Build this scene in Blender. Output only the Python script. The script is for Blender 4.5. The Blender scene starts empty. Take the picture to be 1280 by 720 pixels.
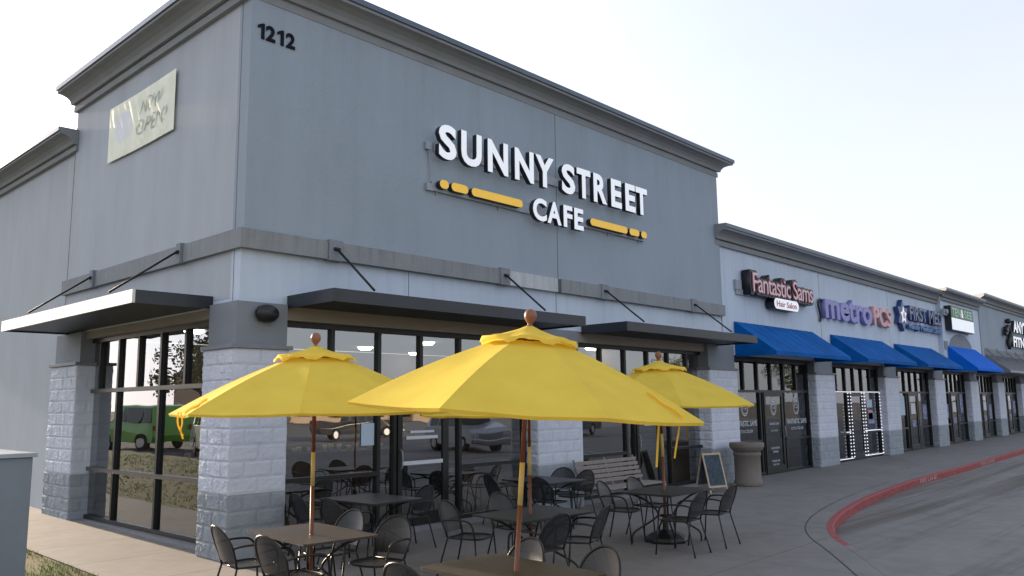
import bpy, bmesh, math, random
from mathutils import Vector, Matrix
from mathutils import noise as mnoise
R = math.radians
rnd = random.Random(7)
sc = bpy.context.scene
COL = sc.collection

# ------------------------------------------------------------------ camera
F_PX, YAW, PIT, ROL = 1019.02, 0.822568, 0.1419534, -0.0121371
CAM = Vector((-5.3937, -9.9455, 1.83))
fw = Vector((math.sin(YAW)*math.cos(PIT), math.cos(YAW)*math.cos(PIT), math.sin(PIT)))
rt = Vector((math.cos(YAW), -math.sin(YAW), 0)); up = rt.cross(fw)
cx_ = rt*math.cos(ROL)+up*math.sin(ROL); cy_ = -rt*math.sin(ROL)+up*math.cos(ROL)
cd = bpy.data.cameras.new('camera'); cam = bpy.data.objects.new('camera', cd); COL.objects.link(cam)
m = Matrix((cx_, cy_, -fw)).transposed().to_4x4(); m.translation = CAM
cam.matrix_world = m
cd.sensor_width = 36; cd.lens = 36*F_PX/1280; cd.clip_end = 3000; cd.clip_start = 0.05
sc.camera = cam

# ------------------------------------------------------------------ world, sun, exposure
SUN_EL = R(13); SUN_AZ = R(-.6)            # azimuth measured from +Y towards +X
w = bpy.data.worlds.new('World'); sc.world = w; w.use_nodes = True
nt = w.node_tree; nt.nodes.clear()
sky = nt.nodes.new('ShaderNodeTexSky'); sky.sky_type = 'NISHITA'; sky.sun_disc = False
sky.sun_elevation = SUN_EL; sky.sun_rotation = SUN_AZ % (2*math.pi)
sky.air_density = 1.0; sky.dust_density = 1.2; sky.ozone_density = 1.3; sky.altitude = 150
bg = nt.nodes.new('ShaderNodeBackground'); bg.inputs[1].default_value = 0.14
wo = nt.nodes.new('ShaderNodeOutputWorld')
# thin high cloud veil, thicker towards the horizon
tcw = nt.nodes.new('ShaderNodeTexCoord'); spw = nt.nodes.new('ShaderNodeSeparateXYZ'); nt.links.new(tcw.outputs['Generated'], spw.inputs[0])
mpw = nt.nodes.new('ShaderNodeMapping'); mpw.inputs['Scale'].default_value = (1.2, 2.2, 5.0); nt.links.new(tcw.outputs['Generated'], mpw.inputs[0])
nzw = nt.nodes.new('ShaderNodeTexNoise'); nzw.inputs['Scale'].default_value = 1.6; nzw.inputs['Detail'].default_value = 6; nzw.inputs['Roughness'].default_value = .55; nt.links.new(mpw.outputs[0], nzw.inputs['Vector'])
rw = nt.nodes.new('ShaderNodeMapRange'); rw.inputs['From Min'].default_value = 0; rw.inputs['From Max'].default_value = .9; rw.inputs['To Min'].default_value = .88; rw.inputs['To Max'].default_value = .42
nt.links.new(spw.outputs[2], rw.inputs['Value'])
aw = nt.nodes.new('ShaderNodeMath'); aw.operation = 'MULTIPLY_ADD'; nt.links.new(nzw.outputs['Fac'], aw.inputs[0]); aw.inputs[1].default_value = .30; aw.inputs[2].default_value = -.15
bw = nt.nodes.new('ShaderNodeMath'); bw.operation = 'ADD'; bw.use_clamp = True; nt.links.new(aw.outputs[0], bw.inputs[0]); nt.links.new(rw.outputs[0], bw.inputs[1])
mxw = nt.nodes.new('ShaderNodeMixRGB'); nt.links.new(bw.outputs[0], mxw.inputs[0]); tnw = nt.nodes.new('ShaderNodeMixRGB'); tnw.blend_type = 'MULTIPLY'; tnw.inputs[0].default_value = 1; tnw.inputs[2].default_value = (.95, .83, .80, 1)
nt.links.new(sky.outputs[0], tnw.inputs[1]); nt.links.new(tnw.outputs[0], mxw.inputs[1]); 
# forward-scattered glow of the low sun in the veil
svx = Vector((math.sin(SUN_AZ)*math.cos(SUN_EL), math.cos(SUN_AZ)*math.cos(SUN_EL), math.sin(SUN_EL)))
dtw = nt.nodes.new('ShaderNodeVectorMath'); dtw.operation = 'DOT_PRODUCT'; nt.links.new(tcw.outputs['Generated'], dtw.inputs[0]); dtw.inputs[1].default_value = svx
mx0 = nt.nodes.new('ShaderNodeMath'); mx0.operation = 'MAXIMUM'; nt.links.new(dtw.outputs['Value'], mx0.inputs[0]); mx0.inputs[1].default_value = 0
pw = nt.nodes.new('ShaderNodeMath'); pw.operation = 'POWER'; nt.links.new(mx0.outputs[0], pw.inputs[0]); pw.inputs[1].default_value = 5
gw = nt.nodes.new('ShaderNodeMath'); gw.operation = 'MULTIPLY_ADD'; nt.links.new(pw.outputs[0], gw.inputs[0]); gw.inputs[1].default_value = 2.6; gw.inputs[2].default_value = 1
vw = nt.nodes.new('ShaderNodeVectorMath'); vw.operation = 'SCALE'; vw.inputs[0].default_value = (2.2, 2.24, 2.44); nt.links.new(gw.outputs[0], vw.inputs['Scale'])
nt.links.new(vw.outputs[0], mxw.inputs[2])
nt.links.new(mxw.outputs[0], bg.inputs[0]); nt.links.new(bg.outputs[0], wo.inputs[0])
sd = bpy.data.lights.new('sun', 'SUN'); sd.energy = 3.0; sd.angle = R(0.6); sd.color = (1, .80, .58)
so = bpy.data.objects.new('sun', sd); COL.objects.link(so)
sdir = Vector((math.sin(SUN_AZ)*math.cos(SUN_EL), math.cos(SUN_AZ)*math.cos(SUN_EL), math.sin(SUN_EL)))
so.rotation_euler = sdir.to_track_quat('Z', 'Y').to_euler(); so.location = (0, 60, 40)
sc.view_settings.view_transform = 'Standard'; sc.view_settings.look = 'None'
sc.view_settings.exposure = 1.68; sc.view_settings.gamma = 1

# ------------------------------------------------------------------ materials
def newmat(name):
    m = bpy.data.materials.new(name); m.use_nodes = True
    n = m.node_tree; n.nodes.clear()
    o = n.nodes.new('ShaderNodeOutputMaterial'); return m, n, o
def pm(name, c, rough=.7, metal=0, var=.12, vs=6, bump=.0, bs=80, streak=0, coat=0, spec=.5, emis=None):
    """principled with noise colour variation and bump in object space"""
    m, n, o = newmat(name)
    b = n.nodes.new('ShaderNodeBsdfPrincipled'); n.links.new(b.outputs[0], o.inputs[0])
    b.inputs['Roughness'].default_value = rough; b.inputs['Metallic'].default_value = metal
    b.inputs['Specular IOR Level'].default_value = spec
    if coat: b.inputs['Coat Weight'].default_value = coat
    tc = n.nodes.new('ShaderNodeTexCoord')
    if var > 0:
        no = n.nodes.new('ShaderNodeTexNoise'); no.inputs['Scale'].default_value = vs; no.inputs['Detail'].default_value = 6
        no.inputs['Roughness'].default_value = .65
        src = tc.outputs['Object']
        if streak:
            mp = n.nodes.new('ShaderNodeMapping'); mp.inputs['Scale'].default_value = (1, 1, streak)
            n.links.new(src, mp.inputs[0]); src = mp.outputs[0]
        n.links.new(src, no.inputs['Vector'])
        cr = n.nodes.new('ShaderNodeValToRGB')
        cr.color_ramp.elements[0].position = .3; cr.color_ramp.elements[1].position = .7
        cr.color_ramp.elements[0].color = tuple(max(0, x*(1-var)) for x in c)+(1,)
        cr.color_ramp.elements[1].color = tuple(min(1, x*(1+var)) for x in c)+(1,)
        n.links.new(no.outputs['Fac'], cr.inputs[0]); n.links.new(cr.outputs[0], b.inputs['Base Color'])
    else:
        b.inputs['Base Color'].default_value = tuple(c)+(1,)
    if bump:
        n2 = n.nodes.new('ShaderNodeTexNoise'); n2.inputs['Scale'].default_value = bs; n2.inputs['Detail'].default_value = 4
        n.links.new(tc.outputs['Object'], n2.inputs['Vector'])
        bp = n.nodes.new('ShaderNodeBump'); bp.inputs['Strength'].default_value = bump; bp.inputs['Distance'].default_value = .01
        n.links.new(n2.outputs['Fac'], bp.inputs['Height']); n.links.new(bp.outputs[0], b.inputs['Normal'])
    if emis:
        b.inputs['Emission Color'].default_value = tuple(emis[:3])+(1,); b.inputs['Emission Strength'].default_value = emis[3]
    return m
M = {}
M['stucco_dark'] = pm('stucco_blue_grey', (.305, .36, .415), .9, var=.07, vs=.9, bump=.5, bs=60, streak=.35)
M['stucco_side'] = pm('stucco_lit_side', (.415, .45, .482), .9, var=.07, vs=1.3, bump=.0, bs=60, streak=.35)  # wall stucco made paler: brighter light on this side put into the colour
M['stucco_light'] = pm('stucco_pale_blue_grey', (.53, .61, .71), .9, var=.06, vs=1.2, bump=.4, bs=60, streak=.35)
M['band'] = pm('stucco_taupe', (.25, .265, .275), .9, var=.1, vs=2.5, bump=.4, bs=50)
M['primer'] = pm('unpainted_panel', (.50, .52, .54), .9, var=.12, vs=7, streak=.3)
M['cornice'] = pm('cornice_taupe', (.25, .265, .275), .9, var=.08, vs=2, bump=.3, bs=50)
M['coping'] = pm('coping_metal', (.10, .12, .15), .38, .6, var=.1, vs=3)
M['joint'] = pm('joint_dark', (.10, .11, .12), .9, var=0)
M['pier_grey'] = pm('stucco_mid_grey', (.22, .245, .27), .9, var=.06, vs=2, bump=.4, bs=60)
M['block_light'] = pm('block_painted_light', (.60, .635, .71), .85, spec=.15, var=.08, vs=3, bump=.6, bs=45)
M['block_dark'] = pm('block_painted_grey', (.32, .35, .385), .85, spec=.15, var=.13, vs=4, bump=.6, bs=45)
M['cap'] = pm('concrete_cap', (.22, .23, .25), .85, var=.12, vs=8, bump=.3)
M['beige'] = pm('lintel_beige', (.30, .27, .23), .85, var=.06, vs=3)
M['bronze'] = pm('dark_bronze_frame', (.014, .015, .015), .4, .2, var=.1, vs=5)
M['bronze_lit'] = pm('bronze_frame_lit', (.09, .085, .075), .45, .3, var=.1, vs=5)  # bronze frame with light on the side window rails put into the colour
M['canopy'] = pm('canopy_metal', (.034, .039, .046), .42, .35, var=.12, vs=4)
M['canopy_side'] = pm('canopy_metal_lit_side', (.40, .38, .34), .28, .85, var=.1, vs=3)  # canopy metal with the sky glare on the side fascia painted in
M['rod'] = pm('steel_rod', (.02, .022, .025), .5, .3, var=0)
M['concrete_kerb'] = pm('kerb_concrete', (.30, .29, .27), .85, var=.12, vs=5, bump=.3)
M['red'] = pm('kerb_red_paint', (.30, .058, .058), .75, var=.38, vs=9, bump=.4, bs=50)
M['white_paint'] = pm('white_paint', (.45, .36, .37), .7, var=.25, vs=20)
M['black'] = pm('black_powdercoat', (.012, .013, .014), .38, 0, var=.1, vs=9, bump=.1)
M['tabletop'] = pm('table_top_brown_black', (.050, .040, .034), .38, 0, var=.22, vs=14, bump=.25, bs=200)
M['tabletop_dark'] = pm('table_top_black', (.022, .024, .028), .42, 0, var=.2, vs=14, bump=.25, bs=200)
M['wood'] = pm('teak_pole', (.20, .062, .028), .45, var=.3, vs=14, streak=.08, bump=.1)
M['brass'] = pm('brass_sleeve', (.62, .45, .15), .5, 0, var=.08, vs=9)
M['finial'] = pm('turned_wood', (.24, .09, .05), .42, var=.2, vs=20)
M['bench_slat'] = pm('weathered_slat', (.26, .225, .20), .75, var=.2, vs=12, streak=1, bump=.2)
M['bench_metal'] = pm('bench_metal', (.30, .31, .33), .5, .5, var=.1)
M['pine'] = pm('pale_pine', (.46, .36, .24), .6, var=.2, vs=10)
M['chalk'] = pm('chalkboard', (.040, .062, .085), .8, var=.5, vs=9)
M['bin'] = pm('bin_aggregate', (.20, .17, .15), .9, var=.25, vs=60, bump=.7, bs=120)
M['cab'] = pm('utility_cabinet_paint', (.20, .235, .265), .45, var=.05, vs=2)
M['cab_lid'] = pm('utility_cabinet_lid', (.33, .38, .41), .4, var=.05, vs=2)
M['white_face'] = pm('sign_white_acrylic', (.86, .88, .92), .35, var=.02, vs=2, emis=(.9, .95, 1, .10))
M['sign_black'] = pm('sign_black_return', (.012, .015, .022), .45, var=0)
M['raceway'] = pm('sign_raceway', (.33, .36, .40), .6, var=.04)
M['yellow_face'] = pm('sign_yellow_acrylic', (.88, .52, .045), .4, var=.03, vs=2, emis=(1, .6, .05, .07))
M['num'] = pm('number_dark', (.012, .014, .02), .8, spec=.1, var=0)
M['purple'] = pm('sign_purple', (.21, .21, .50), .4, var=.06)
M['pink'] = pm('sign_salmon', (.60, .33, .36), .4, var=.25, vs=5)
M['navy'] = pm('sign_navy', (.025, .06, .20), .4, var=.05)
M['skyblue'] = pm('sign_mid_blue', (.02, .13, .36), .4, var=.05)
M['sred'] = pm('sign_red', (.50, .10, .12), .4, var=.05)
M['spink'] = pm('sign_pale_pink', (.72, .60, .62), .4, var=.03)
M['green_sign'] = pm('sign_green', (.012, .09, .035), .4, var=.1)
M['pale_green'] = pm('sign_pale_green', (.34, .62, .40), .4, var=.05)
M['blue_awning'] = pm('awning_blue_canvas', (.002, .10, .36), .75, spec=.1, var=.22, vs=1.6, bump=.7, bs=2.5)
M['blue_awning_bright'] = pm('awning_bright_blue_canvas', (.002, .13, .62), .7, spec=.1, var=.06, vs=3, bump=.15, bs=150)
M['seam_metal'] = pm('standing_seam_metal', (.20, .215, .235), .45, .5, var=.1)
M['paper'] = pm('paper', (.50, .62, .72), .8, var=.03)
M['poster'] = pm('poster_print', (.22, .24, .38), .6, var=.8, vs=7)
M['letter_white'] = pm('vinyl_white', (.62, .66, .70), .6, var=0)
M['bulb'] = pm('led_bulb', (.8, .8, .85), .4, var=0, emis=(.85, .85, 1, .35))
M['ceil_lamp'] = pm('ceiling_lamp', (.8, .8, .8), .4, var=0, emis=(1, .95, .86, 14))
M['int_wall'] = pm('interior_wall', (.10, .075, .06), .9, var=.35, vs=.8)
M['int_floor'] = pm('interior_floor', (.10, .07, .045), .6, var=.3, vs=2)
M['int_ceil'] = pm('interior_ceiling', (.12, .12, .13), .9, var=.1)
M['int_wood'] = pm('interior_wood', (.16, .085, .045), .5, var=.3, vs=5)
M['cup'] = pm('white_crockery', (.7, .7, .68), .3, var=.05)
M['kraft'] = pm('cardboard', (.30, .20, .12), .8, var=.1)
M['asphalt'] = pm('asphalt', (.055, .055, .057), .9, var=.25, vs=3, bump=.4, bs=40)
M['tan'] = pm('tan_building', (.42, .31, .21), .9, var=.1, vs=.3)
M['greywall'] = pm('grey_building', (.20, .20, .21), .9, var=.1, vs=.3)
M['tyre'] = pm('tyre', (.015, .015, .015), .85, var=.1)
M['rim'] = pm('alloy_rim', (.45, .45, .47), .3, .9, var=0)
M['carglass'] = pm('car_glass', (.01, .012, .014), .06, 0, var=0)
M['headlight'] = pm('headlight', (.6, .6, .6), .1, .4, var=0)
M['taillight'] = pm('taillight', (.35, .01, .01), .2, 0, var=0)
M['bark'] = pm('bark', (.08, .06, .045), .95, var=.3, vs=12, bump=.6, bs=30)
M['leaf_a'] = pm('leaf_olive', (.075, .085, .025), .7, var=.4, vs=2)
M['leaf_b'] = pm('leaf_dark', (.045, .06, .02), .7, var=.4, vs=2)
M['yellow_post'] = pm('yellow_paint', (.6, .33, .02), .5, var=.1)

def glass_mat(name, tint, refl, f0=.15, wob=.0):
    m, n, o = newmat(name)
    tr = n.nodes.new('ShaderNodeBsdfTransparent'); tr.inputs[0].default_value = tuple(tint)+(1,)
    gl = n.nodes.new('ShaderNodeBsdfGlossy'); gl.inputs['Color'].default_value = tuple(refl)+(1,); gl.inputs['Roughness'].default_value = .0
    ge = n.nodes.new('ShaderNodeNewGeometry'); dt = n.nodes.new('ShaderNodeVectorMath'); dt.operation = 'DOT_PRODUCT'
    n.links.new(ge.outputs['Normal'], dt.inputs[0]); n.links.new(ge.outputs['Incoming'], dt.inputs[1])
    def mt(op, a, b_=None, c_=None):
        x = n.nodes.new('ShaderNodeMath'); x.operation = op
        for i, q in enumerate((a, b_, c_)):
            if q is None: continue
            if hasattr(q, 'links'): n.links.new(q, x.inputs[i])
            else: x.inputs[i].default_value = q
        return x.outputs[0]
    sch = mt('POWER', mt('SUBTRACT', 1.0, mt('ABSOLUTE', dt.outputs['Value'])), 5.0)
    front = mt('SUBTRACT', 1.0, ge.outputs['Backfacing'])
    fac = mt('MULTIPLY', mt('MULTIPLY_ADD', sch, 1-f0, f0), front)
    tc = n.nodes.new('ShaderNodeTexCoord'); no = n.nodes.new('ShaderNodeTexNoise'); no.inputs['Scale'].default_value = 1.1; no.inputs['Detail'].default_value = 1
    n.links.new(tc.outputs['Object'], no.inputs['Vector'])
    bp = n.nodes.new('ShaderNodeBump'); bp.inputs['Strength'].default_value = 1; bp.inputs['Distance'].default_value = .0035+wob
    n.links.new(no.outputs['Fac'], bp.inputs['Height']); n.links.new(bp.outputs[0], gl.inputs['Normal'])
    mx = n.nodes.new('ShaderNodeMixShader')
    n.links.new(fac, mx.inputs[0]); n.links.new(tr.outputs[0], mx.inputs[1]); n.links.new(gl.outputs[0], mx.inputs[2])
    n.links.new(mx.outputs[0], o.inputs[0]); return m
M['glass'] = glass_mat('storefront_glass', (.60, .60, .58), (.90, .95, 1.0), .26)
M['glass_shop'] = glass_mat('storefront_glass_dark', (.50, .51, .52), (.88, .92, .96), .17)

def fabric(name, c, tr):
    m, n, o = newmat(name)
    b = n.nodes.new('ShaderNodeBsdfPrincipled'); b.inputs['Roughness'].default_value = .85; b.inputs['Specular IOR Level'].default_value = .2
    t = n.nodes.new('ShaderNodeBsdfTranslucent')
    tc = n.nodes.new('ShaderNodeTexCoord'); no = n.nodes.new('ShaderNodeTexNoise'); no.inputs['Scale'].default_value = 3.5; no.inputs['Detail'].default_value = 5
    n.links.new(tc.outputs['Object'], no.inputs['Vector'])
    cr = n.nodes.new('ShaderNodeValToRGB'); cr.color_ramp.elements[0].position = .3; cr.color_ramp.elements[1].position = .7
    cr.color_ramp.elements[0].color = tuple(x*.93 for x in c)+(1,); cr.color_ramp.elements[1].color = tuple(min(1, x*1.05) for x in c)+(1,)
    n.links.new(no.outputs['Fac'], cr.inputs[0])
    n.links.new(cr.outputs[0], b.inputs['Base Color']); n.links.new(cr.outputs[0], t.inputs[0])
    n2 = n.nodes.new('ShaderNodeTexNoise'); n2.inputs['Scale'].default_value = 5; n2.inputs['Detail'].default_value = 3
    n.links.new(tc.outputs['Object'], n2.inputs['Vector'])
    bp = n.nodes.new('ShaderNodeBump'); bp.inputs['Strength'].default_value = .3; bp.inputs['Distance'].default_value = .012
    n.links.new(n2.outputs['Fac'], bp.inputs['Height']); n.links.new(bp.outputs[0], b.inputs['Normal']); n.links.new(bp.outputs[0], t.inputs['Normal'])
    mx = n.nodes.new('ShaderNodeMixShader'); mx.inputs[0].default_value = tr
    n.links.new(b.outputs[0], mx.inputs[1]); n.links.new(t.outputs[0], mx.inputs[2]); n.links.new(mx.outputs[0], o.inputs[0]); return m
M['yellow'] = fabric('yellow_canvas', (.99, .71, .098), .34)
M['banner'] = fabric('banner_cloth', (.97, .99, .80), .05)
M['banner_logo'] = fabric('banner_white_print', (.98, .98, .99), .12)
M['banner_ink'] = fabric('banner_grey_print', (.66, .70, .64), .1)

def mesh_metal(name, c, pitch=.017, hole=.42):
    """expanded metal: diamond holes cut through the sheet (UV in metres)"""
    m, n, o = newmat(name)
    b = n.nodes.new('ShaderNodeBsdfPrincipled'); b.inputs['Base Color'].default_value = tuple(c)+(1,); b.inputs['Roughness'].default_value = .4
    t = n.nodes.new('ShaderNodeBsdfTransparent')
    uv = n.nodes.new('ShaderNodeUVMap'); sp = n.nodes.new('ShaderNodeSeparateXYZ'); n.links.new(uv.outputs[0], sp.inputs[0])
    def ma(op, a, b_=None, v=None):
        x = n.nodes.new('ShaderNodeMath'); x.operation = op
        if hasattr(a, 'links'): n.links.new(a, x.inputs[0])
        else: x.inputs[0].default_value = a
        if b_ is not None:
            if hasattr(b_, 'links'): n.links.new(b_, x.inputs[1])
            else: x.inputs[1].default_value = b_
        return x.outputs[0]
    u = ma('MULTIPLY', sp.outputs[0], 1/pitch); v = ma('MULTIPLY', sp.outputs[1], 1/(pitch*.8))
    a = ma('ABSOLUTE', ma('SUBTRACT', ma('FRACT', ma('ADD', u, v)), .5))
    c2 = ma('ABSOLUTE', ma('SUBTRACT', ma('FRACT', ma('SUBTRACT', u, v)), .5))
    h = ma('LESS_THAN', ma('MAXIMUM', a, c2), hole)
    h = ma('MULTIPLY', h, 1.0)
    mx = n.nodes.new('ShaderNodeMixShader'); n.links.new(h, mx.inputs[0]); n.links.new(b.outputs[0], mx.inputs[1]); n.links.new(t.outputs[0], mx.inputs[2])
    n.links.new(mx.outputs[0], o.inputs[0]); return m
M['mesh'] = mesh_metal('expanded_metal', (.016, .018, .021), .02, .16)

def concrete_mat(name, base, jx, jy, ox, oy, jw=.012, streaks=False, warm=0, nx=True):
    m, n, o = newmat(name)
    b = n.nodes.new('ShaderNodeBsdfPrincipled'); n.links.new(b.outputs[0], o.inputs[0]); b.inputs['Roughness'].default_value = .82
    g = n.nodes.new('ShaderNodeNewGeometry'); sp = n.nodes.new('ShaderNodeSeparateXYZ'); n.links.new(g.outputs['Position'], sp.inputs[0])
    def ma(op, a, b_=None, c_=None):
        x = n.nodes.new('ShaderNodeMath'); x.operation = op
        for i, q in enumerate((a, b_, c_)):
            if q is None: continue
            if hasattr(q, 'links'): n.links.new(q, x.inputs[i])
            else: x.inputs[i].default_value = q
        return x.outputs[0]
    def noise(scale, detail, vec=None, sc3=None):
        x = n.nodes.new('ShaderNodeTexNoise'); x.inputs['Scale'].default_value = scale; x.inputs['Detail'].default_value = detail; x.inputs['Roughness'].default_value = .65
        src = g.outputs['Position']
        if sc3:
            mp = n.nodes.new('ShaderNodeMapping'); mp.inputs['Scale'].default_value = sc3; mp.inputs['Rotation'].default_value = (0, 0, R(28) if streaks else 0)
            n.links.new(src, mp.inputs[0]); src = mp.outputs[0]
        n.links.new(src, x.inputs['Vector']); return x.outputs['Fac']
    def joint(co, sp_, off):
        f = ma('FRACT', ma('DIVIDE', ma('SUBTRACT', co, off), sp_))
        d = ma('MULTIPLY', ma('MINIMUM', f, ma('SUBTRACT', 1.0, f)), sp_)
        return ma('LESS_THAN', d, jw/2)
    big = noise(.55, 4); fine = noise(45, 3); blot = noise(3.2, 6)
    val = ma('ADD', ma('MULTIPLY', big, .35), ma('ADD', ma('MULTIPLY', fine, .22), ma('MULTIPLY', blot, .38)))
    cr = n.nodes.new('ShaderNodeValToRGB'); n.links.new(val, cr.inputs[0])
    cr.color_ramp.elements[0].position = .32; cr.color_ramp.elements[1].position = .62
    cr.color_ramp.elements[0].color = tuple(x*.72 for x in base)+(1,); cr.color_ramp.elements[1].color = tuple(x*1.15 for x in base)+(1,)
    col = cr.outputs[0]
    if streaks:   # tyre marks sweeping along the drive
        s1 = noise(1.0, 5, sc3=(.05, 1.5, 1))
        c2 = n.nodes.new('ShaderNodeValToRGB'); n.links.new(s1, c2.inputs[0])
        c2.color_ramp.elements[0].position = .36; c2.color_ramp.elements[0].color = (.52, .48, .43, 1)
        c2.color_ramp.elements[1].position = .52; c2.color_ramp.elements[1].color = (1, 1, 1, 1)
        mm = n.nodes.new('ShaderNodeMixRGB'); mm.blend_type = 'MULTIPLY'; mm.inputs[0].default_value = 1
        n.links.new(col, mm.inputs[1]); n.links.new(c2.outputs[0], mm.inputs[2]); col = mm.outputs[0]
    vo = n.nodes.new('ShaderNodeTexVoronoi'); vo.inputs['Scale'].default_value = 2.6; n.links.new(g.outputs['Position'], vo.inputs['Vector'])
    spot = ma('MULTIPLY', ma('LESS_THAN', vo.outputs['Distance'], .045), .35)
    st = n.nodes.new('ShaderNodeValToRGB'); n.links.new(noise(.9, 8, sc3=(1, 1.0, 1)), st.inputs[0])
    st.color_ramp.elements[0].position = .58; st.color_ramp.elements[0].color = (0, 0, 0, 1); st.color_ramp.elements[1].position = .72; st.color_ramp.elements[1].color = (.42, .42, .42, 1)
    ms = n.nodes.new('ShaderNodeMixRGB'); n.links.new(ma('MAXIMUM', spot, st.outputs[0]), ms.inputs[0]); n.links.new(col, ms.inputs[1]); ms.inputs[2].default_value = tuple(x*.5 for x in (base[0], base[1]*.97, base[2]*.9))+(1,); col = ms.outputs[0]
    j = joint(sp.outputs[1], jy, oy)
    if nx: j = ma('MAXIMUM', j, joint(sp.outputs[0], jx, ox))
    mm = n.nodes.new('ShaderNodeMixRGB'); n.links.new(ma('MULTIPLY', j, .75), mm.inputs[0]); n.links.new(col, mm.inputs[1]); mm.inputs[2].default_value = tuple(x*.25 for x in base)+(1,)
    n.links.new(mm.outputs[0], b.inputs['Base Color'])
    bp = n.nodes.new('ShaderNodeBump'); bp.inputs['Strength'].default_value = .4; bp.inputs['Distance'].default_value = .01
    n.links.new(ma('SUBTRACT', ma('MULTIPLY', fine, .5), j), bp.inputs['Height']); n.links.new(bp.outputs[0], b.inputs['Normal'])
    return m
M['walk'] = concrete_mat('terrace_concrete', (.21, .198, .192), 3.05, 3.0, 4.2, -5.05)
M['walk_side'] = concrete_mat('side_walk_concrete', (.235, .215, .195), 1.5, 1.5, -1.47, 1.2, jw=.02, nx=False)
M['lot'] = concrete_mat('car_park_concrete', (.215, .203, .192), 4.5, 4.5, 6.0, -8.6, streaks=True)

def grass_ground():
    m, n, o = newmat('turf_soil')
    b = n.nodes.new('ShaderNodeBsdfPrincipled'); n.links.new(b.outputs[0], o.inputs[0]); b.inputs['Roughness'].default_value = .95
    g = n.nodes.new('ShaderNodeNewGeometry'); no = n.nodes.new('ShaderNodeTexNoise'); no.inputs['Scale'].default_value = 1.6; no.inputs['Detail'].default_value = 7
    n.links.new(g.outputs['Position'], no.inputs['Vector'])
    cr = n.nodes.new('ShaderNodeValToRGB'); n.links.new(no.outputs['Fac'], cr.inputs[0])
    cr.color_ramp.elements[0].position = .38; cr.color_ramp.elements[0].color = (.15, .105, .045, 1)
    cr.color_ramp.elements[1].position = .6; cr.color_ramp.elements[1].color = (.085, .11, .02, 1)
    n.links.new(cr.outputs[0], b.inputs['Base Color']); return m
M['turf'] = grass_ground()
M['blade'] = pm('grass_blade', (.15, .21, .03), .7, var=.5, vs=1.6)

# ------------------------------------------------------------------ helpers
def tag(o, label=None, cat=None, group=None, kind=None):
    if label: o['label'] = label
    if cat: o['category'] = cat
    if group: o['group'] = group
    if kind: o['kind'] = kind
    return o
def empty(name, loc=(0, 0, 0), rz=0):
    o = bpy.data.objects.new(name, None); COL.objects.link(o); o.location = loc; o.rotation_euler = (0, 0, rz); o.empty_display_size = .2
    return o
def obj(name, bm, mat, parent=None, smooth=False, recalc=True):
    if recalc: bmesh.ops.recalc_face_normals(bm, faces=bm.faces)
    me = bpy.data.meshes.new(name); bm.to_mesh(me); bm.free()
    mats = mat if isinstance(mat, (list, tuple)) else [mat]
    for x in mats: me.materials.append(M[x] if isinstance(x, str) else x)
    if smooth:
        for p in me.polygons: p.use_smooth = True
    o = bpy.data.objects.new(name, me); COL.objects.link(o); o.parent = parent
    return o
def B(): return bmesh.new()
def box(bm, x0, x1, y0, y1, z0, z1, mi=0, bev=0):
    vs = [bm.verts.new((x, y, z)) for z in (z0, z1) for y in (y0, y1) for x in (x0, x1)]
    fs = [bm.faces.new([vs[i] for i in f]) for f in ((0, 2, 3, 1), (4, 5, 7, 6), (0, 1, 5, 4), (2, 6, 7, 3), (0, 4, 6, 2), (1, 3, 7, 5))]
    for f in fs: f.material_index = mi
    if bev:
        es = list({e for f in fs for e in f.edges})
        bmesh.ops.bevel(bm, geom=es, offset=bev, segments=2, affect='EDGES', profile=.5)
    return fs
def prism(bm, pts, axis, a, b, mi=0):
    """extrude a 2-D outline along an axis (0 x, 1 y, 2 z)"""
    def P(p, t):
        if axis == 0: return (t, p[0], p[1])
        if axis == 1: return (p[0], t, p[1])
        return (p[0], p[1], t)
    A = [bm.verts.new(P(p, a)) for p in pts]; C = [bm.verts.new(P(p, b)) for p in pts]
    f = [bm.faces.new(A), bm.faces.new(C[::-1])]
    for i in range(len(pts)):
        f.append(bm.faces.new((A[i], C[i], C[(i+1) % len(pts)], A[(i+1) % len(pts)])))
    for x in f: x.material_index = mi
    return f
def tube(bm, pts, r, seg=8, closed=False, mi=0, caps=True):
    pts = [Vector(p) for p in pts]; n = len(pts); rings = []
    rs = r if isinstance(r, (list, tuple)) else [r]*n
    prev = None
    for i in range(n):
        if closed: d = pts[(i+1) % n]-pts[i-1]
        else: d = pts[min(i+1, n-1)]-pts[max(i-1, 0)]
        d.normalize()
        if prev is None:
            a = Vector((0, 0, 1)) if abs(d.z) < .9 else Vector((1, 0, 0))
            u = d.cross(a).normalized()
        else:
            u = (prev - d*prev.dot(d)).normalized()
        prev = u; v = d.cross(u)
        rings.append([bm.verts.new(pts[i]+(u*math.cos(2*math.pi*k/seg)+v*math.sin(2*math.pi*k/seg))*rs[i]) for k in range(seg)])
    m = n if closed else n-1
    for i in range(m):
        a, b = rings[i], rings[(i+1) % n]
        for k in range(seg):
            f = bm.faces.new((a[k], a[(k+1) % seg], b[(k+1) % seg], b[k])); f.smooth = True; f.material_index = mi
    if not closed and caps:
        bm.faces.new(rings[0][::-1]).material_index = mi; bm.faces.new(rings[-1]).material_index = mi
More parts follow.
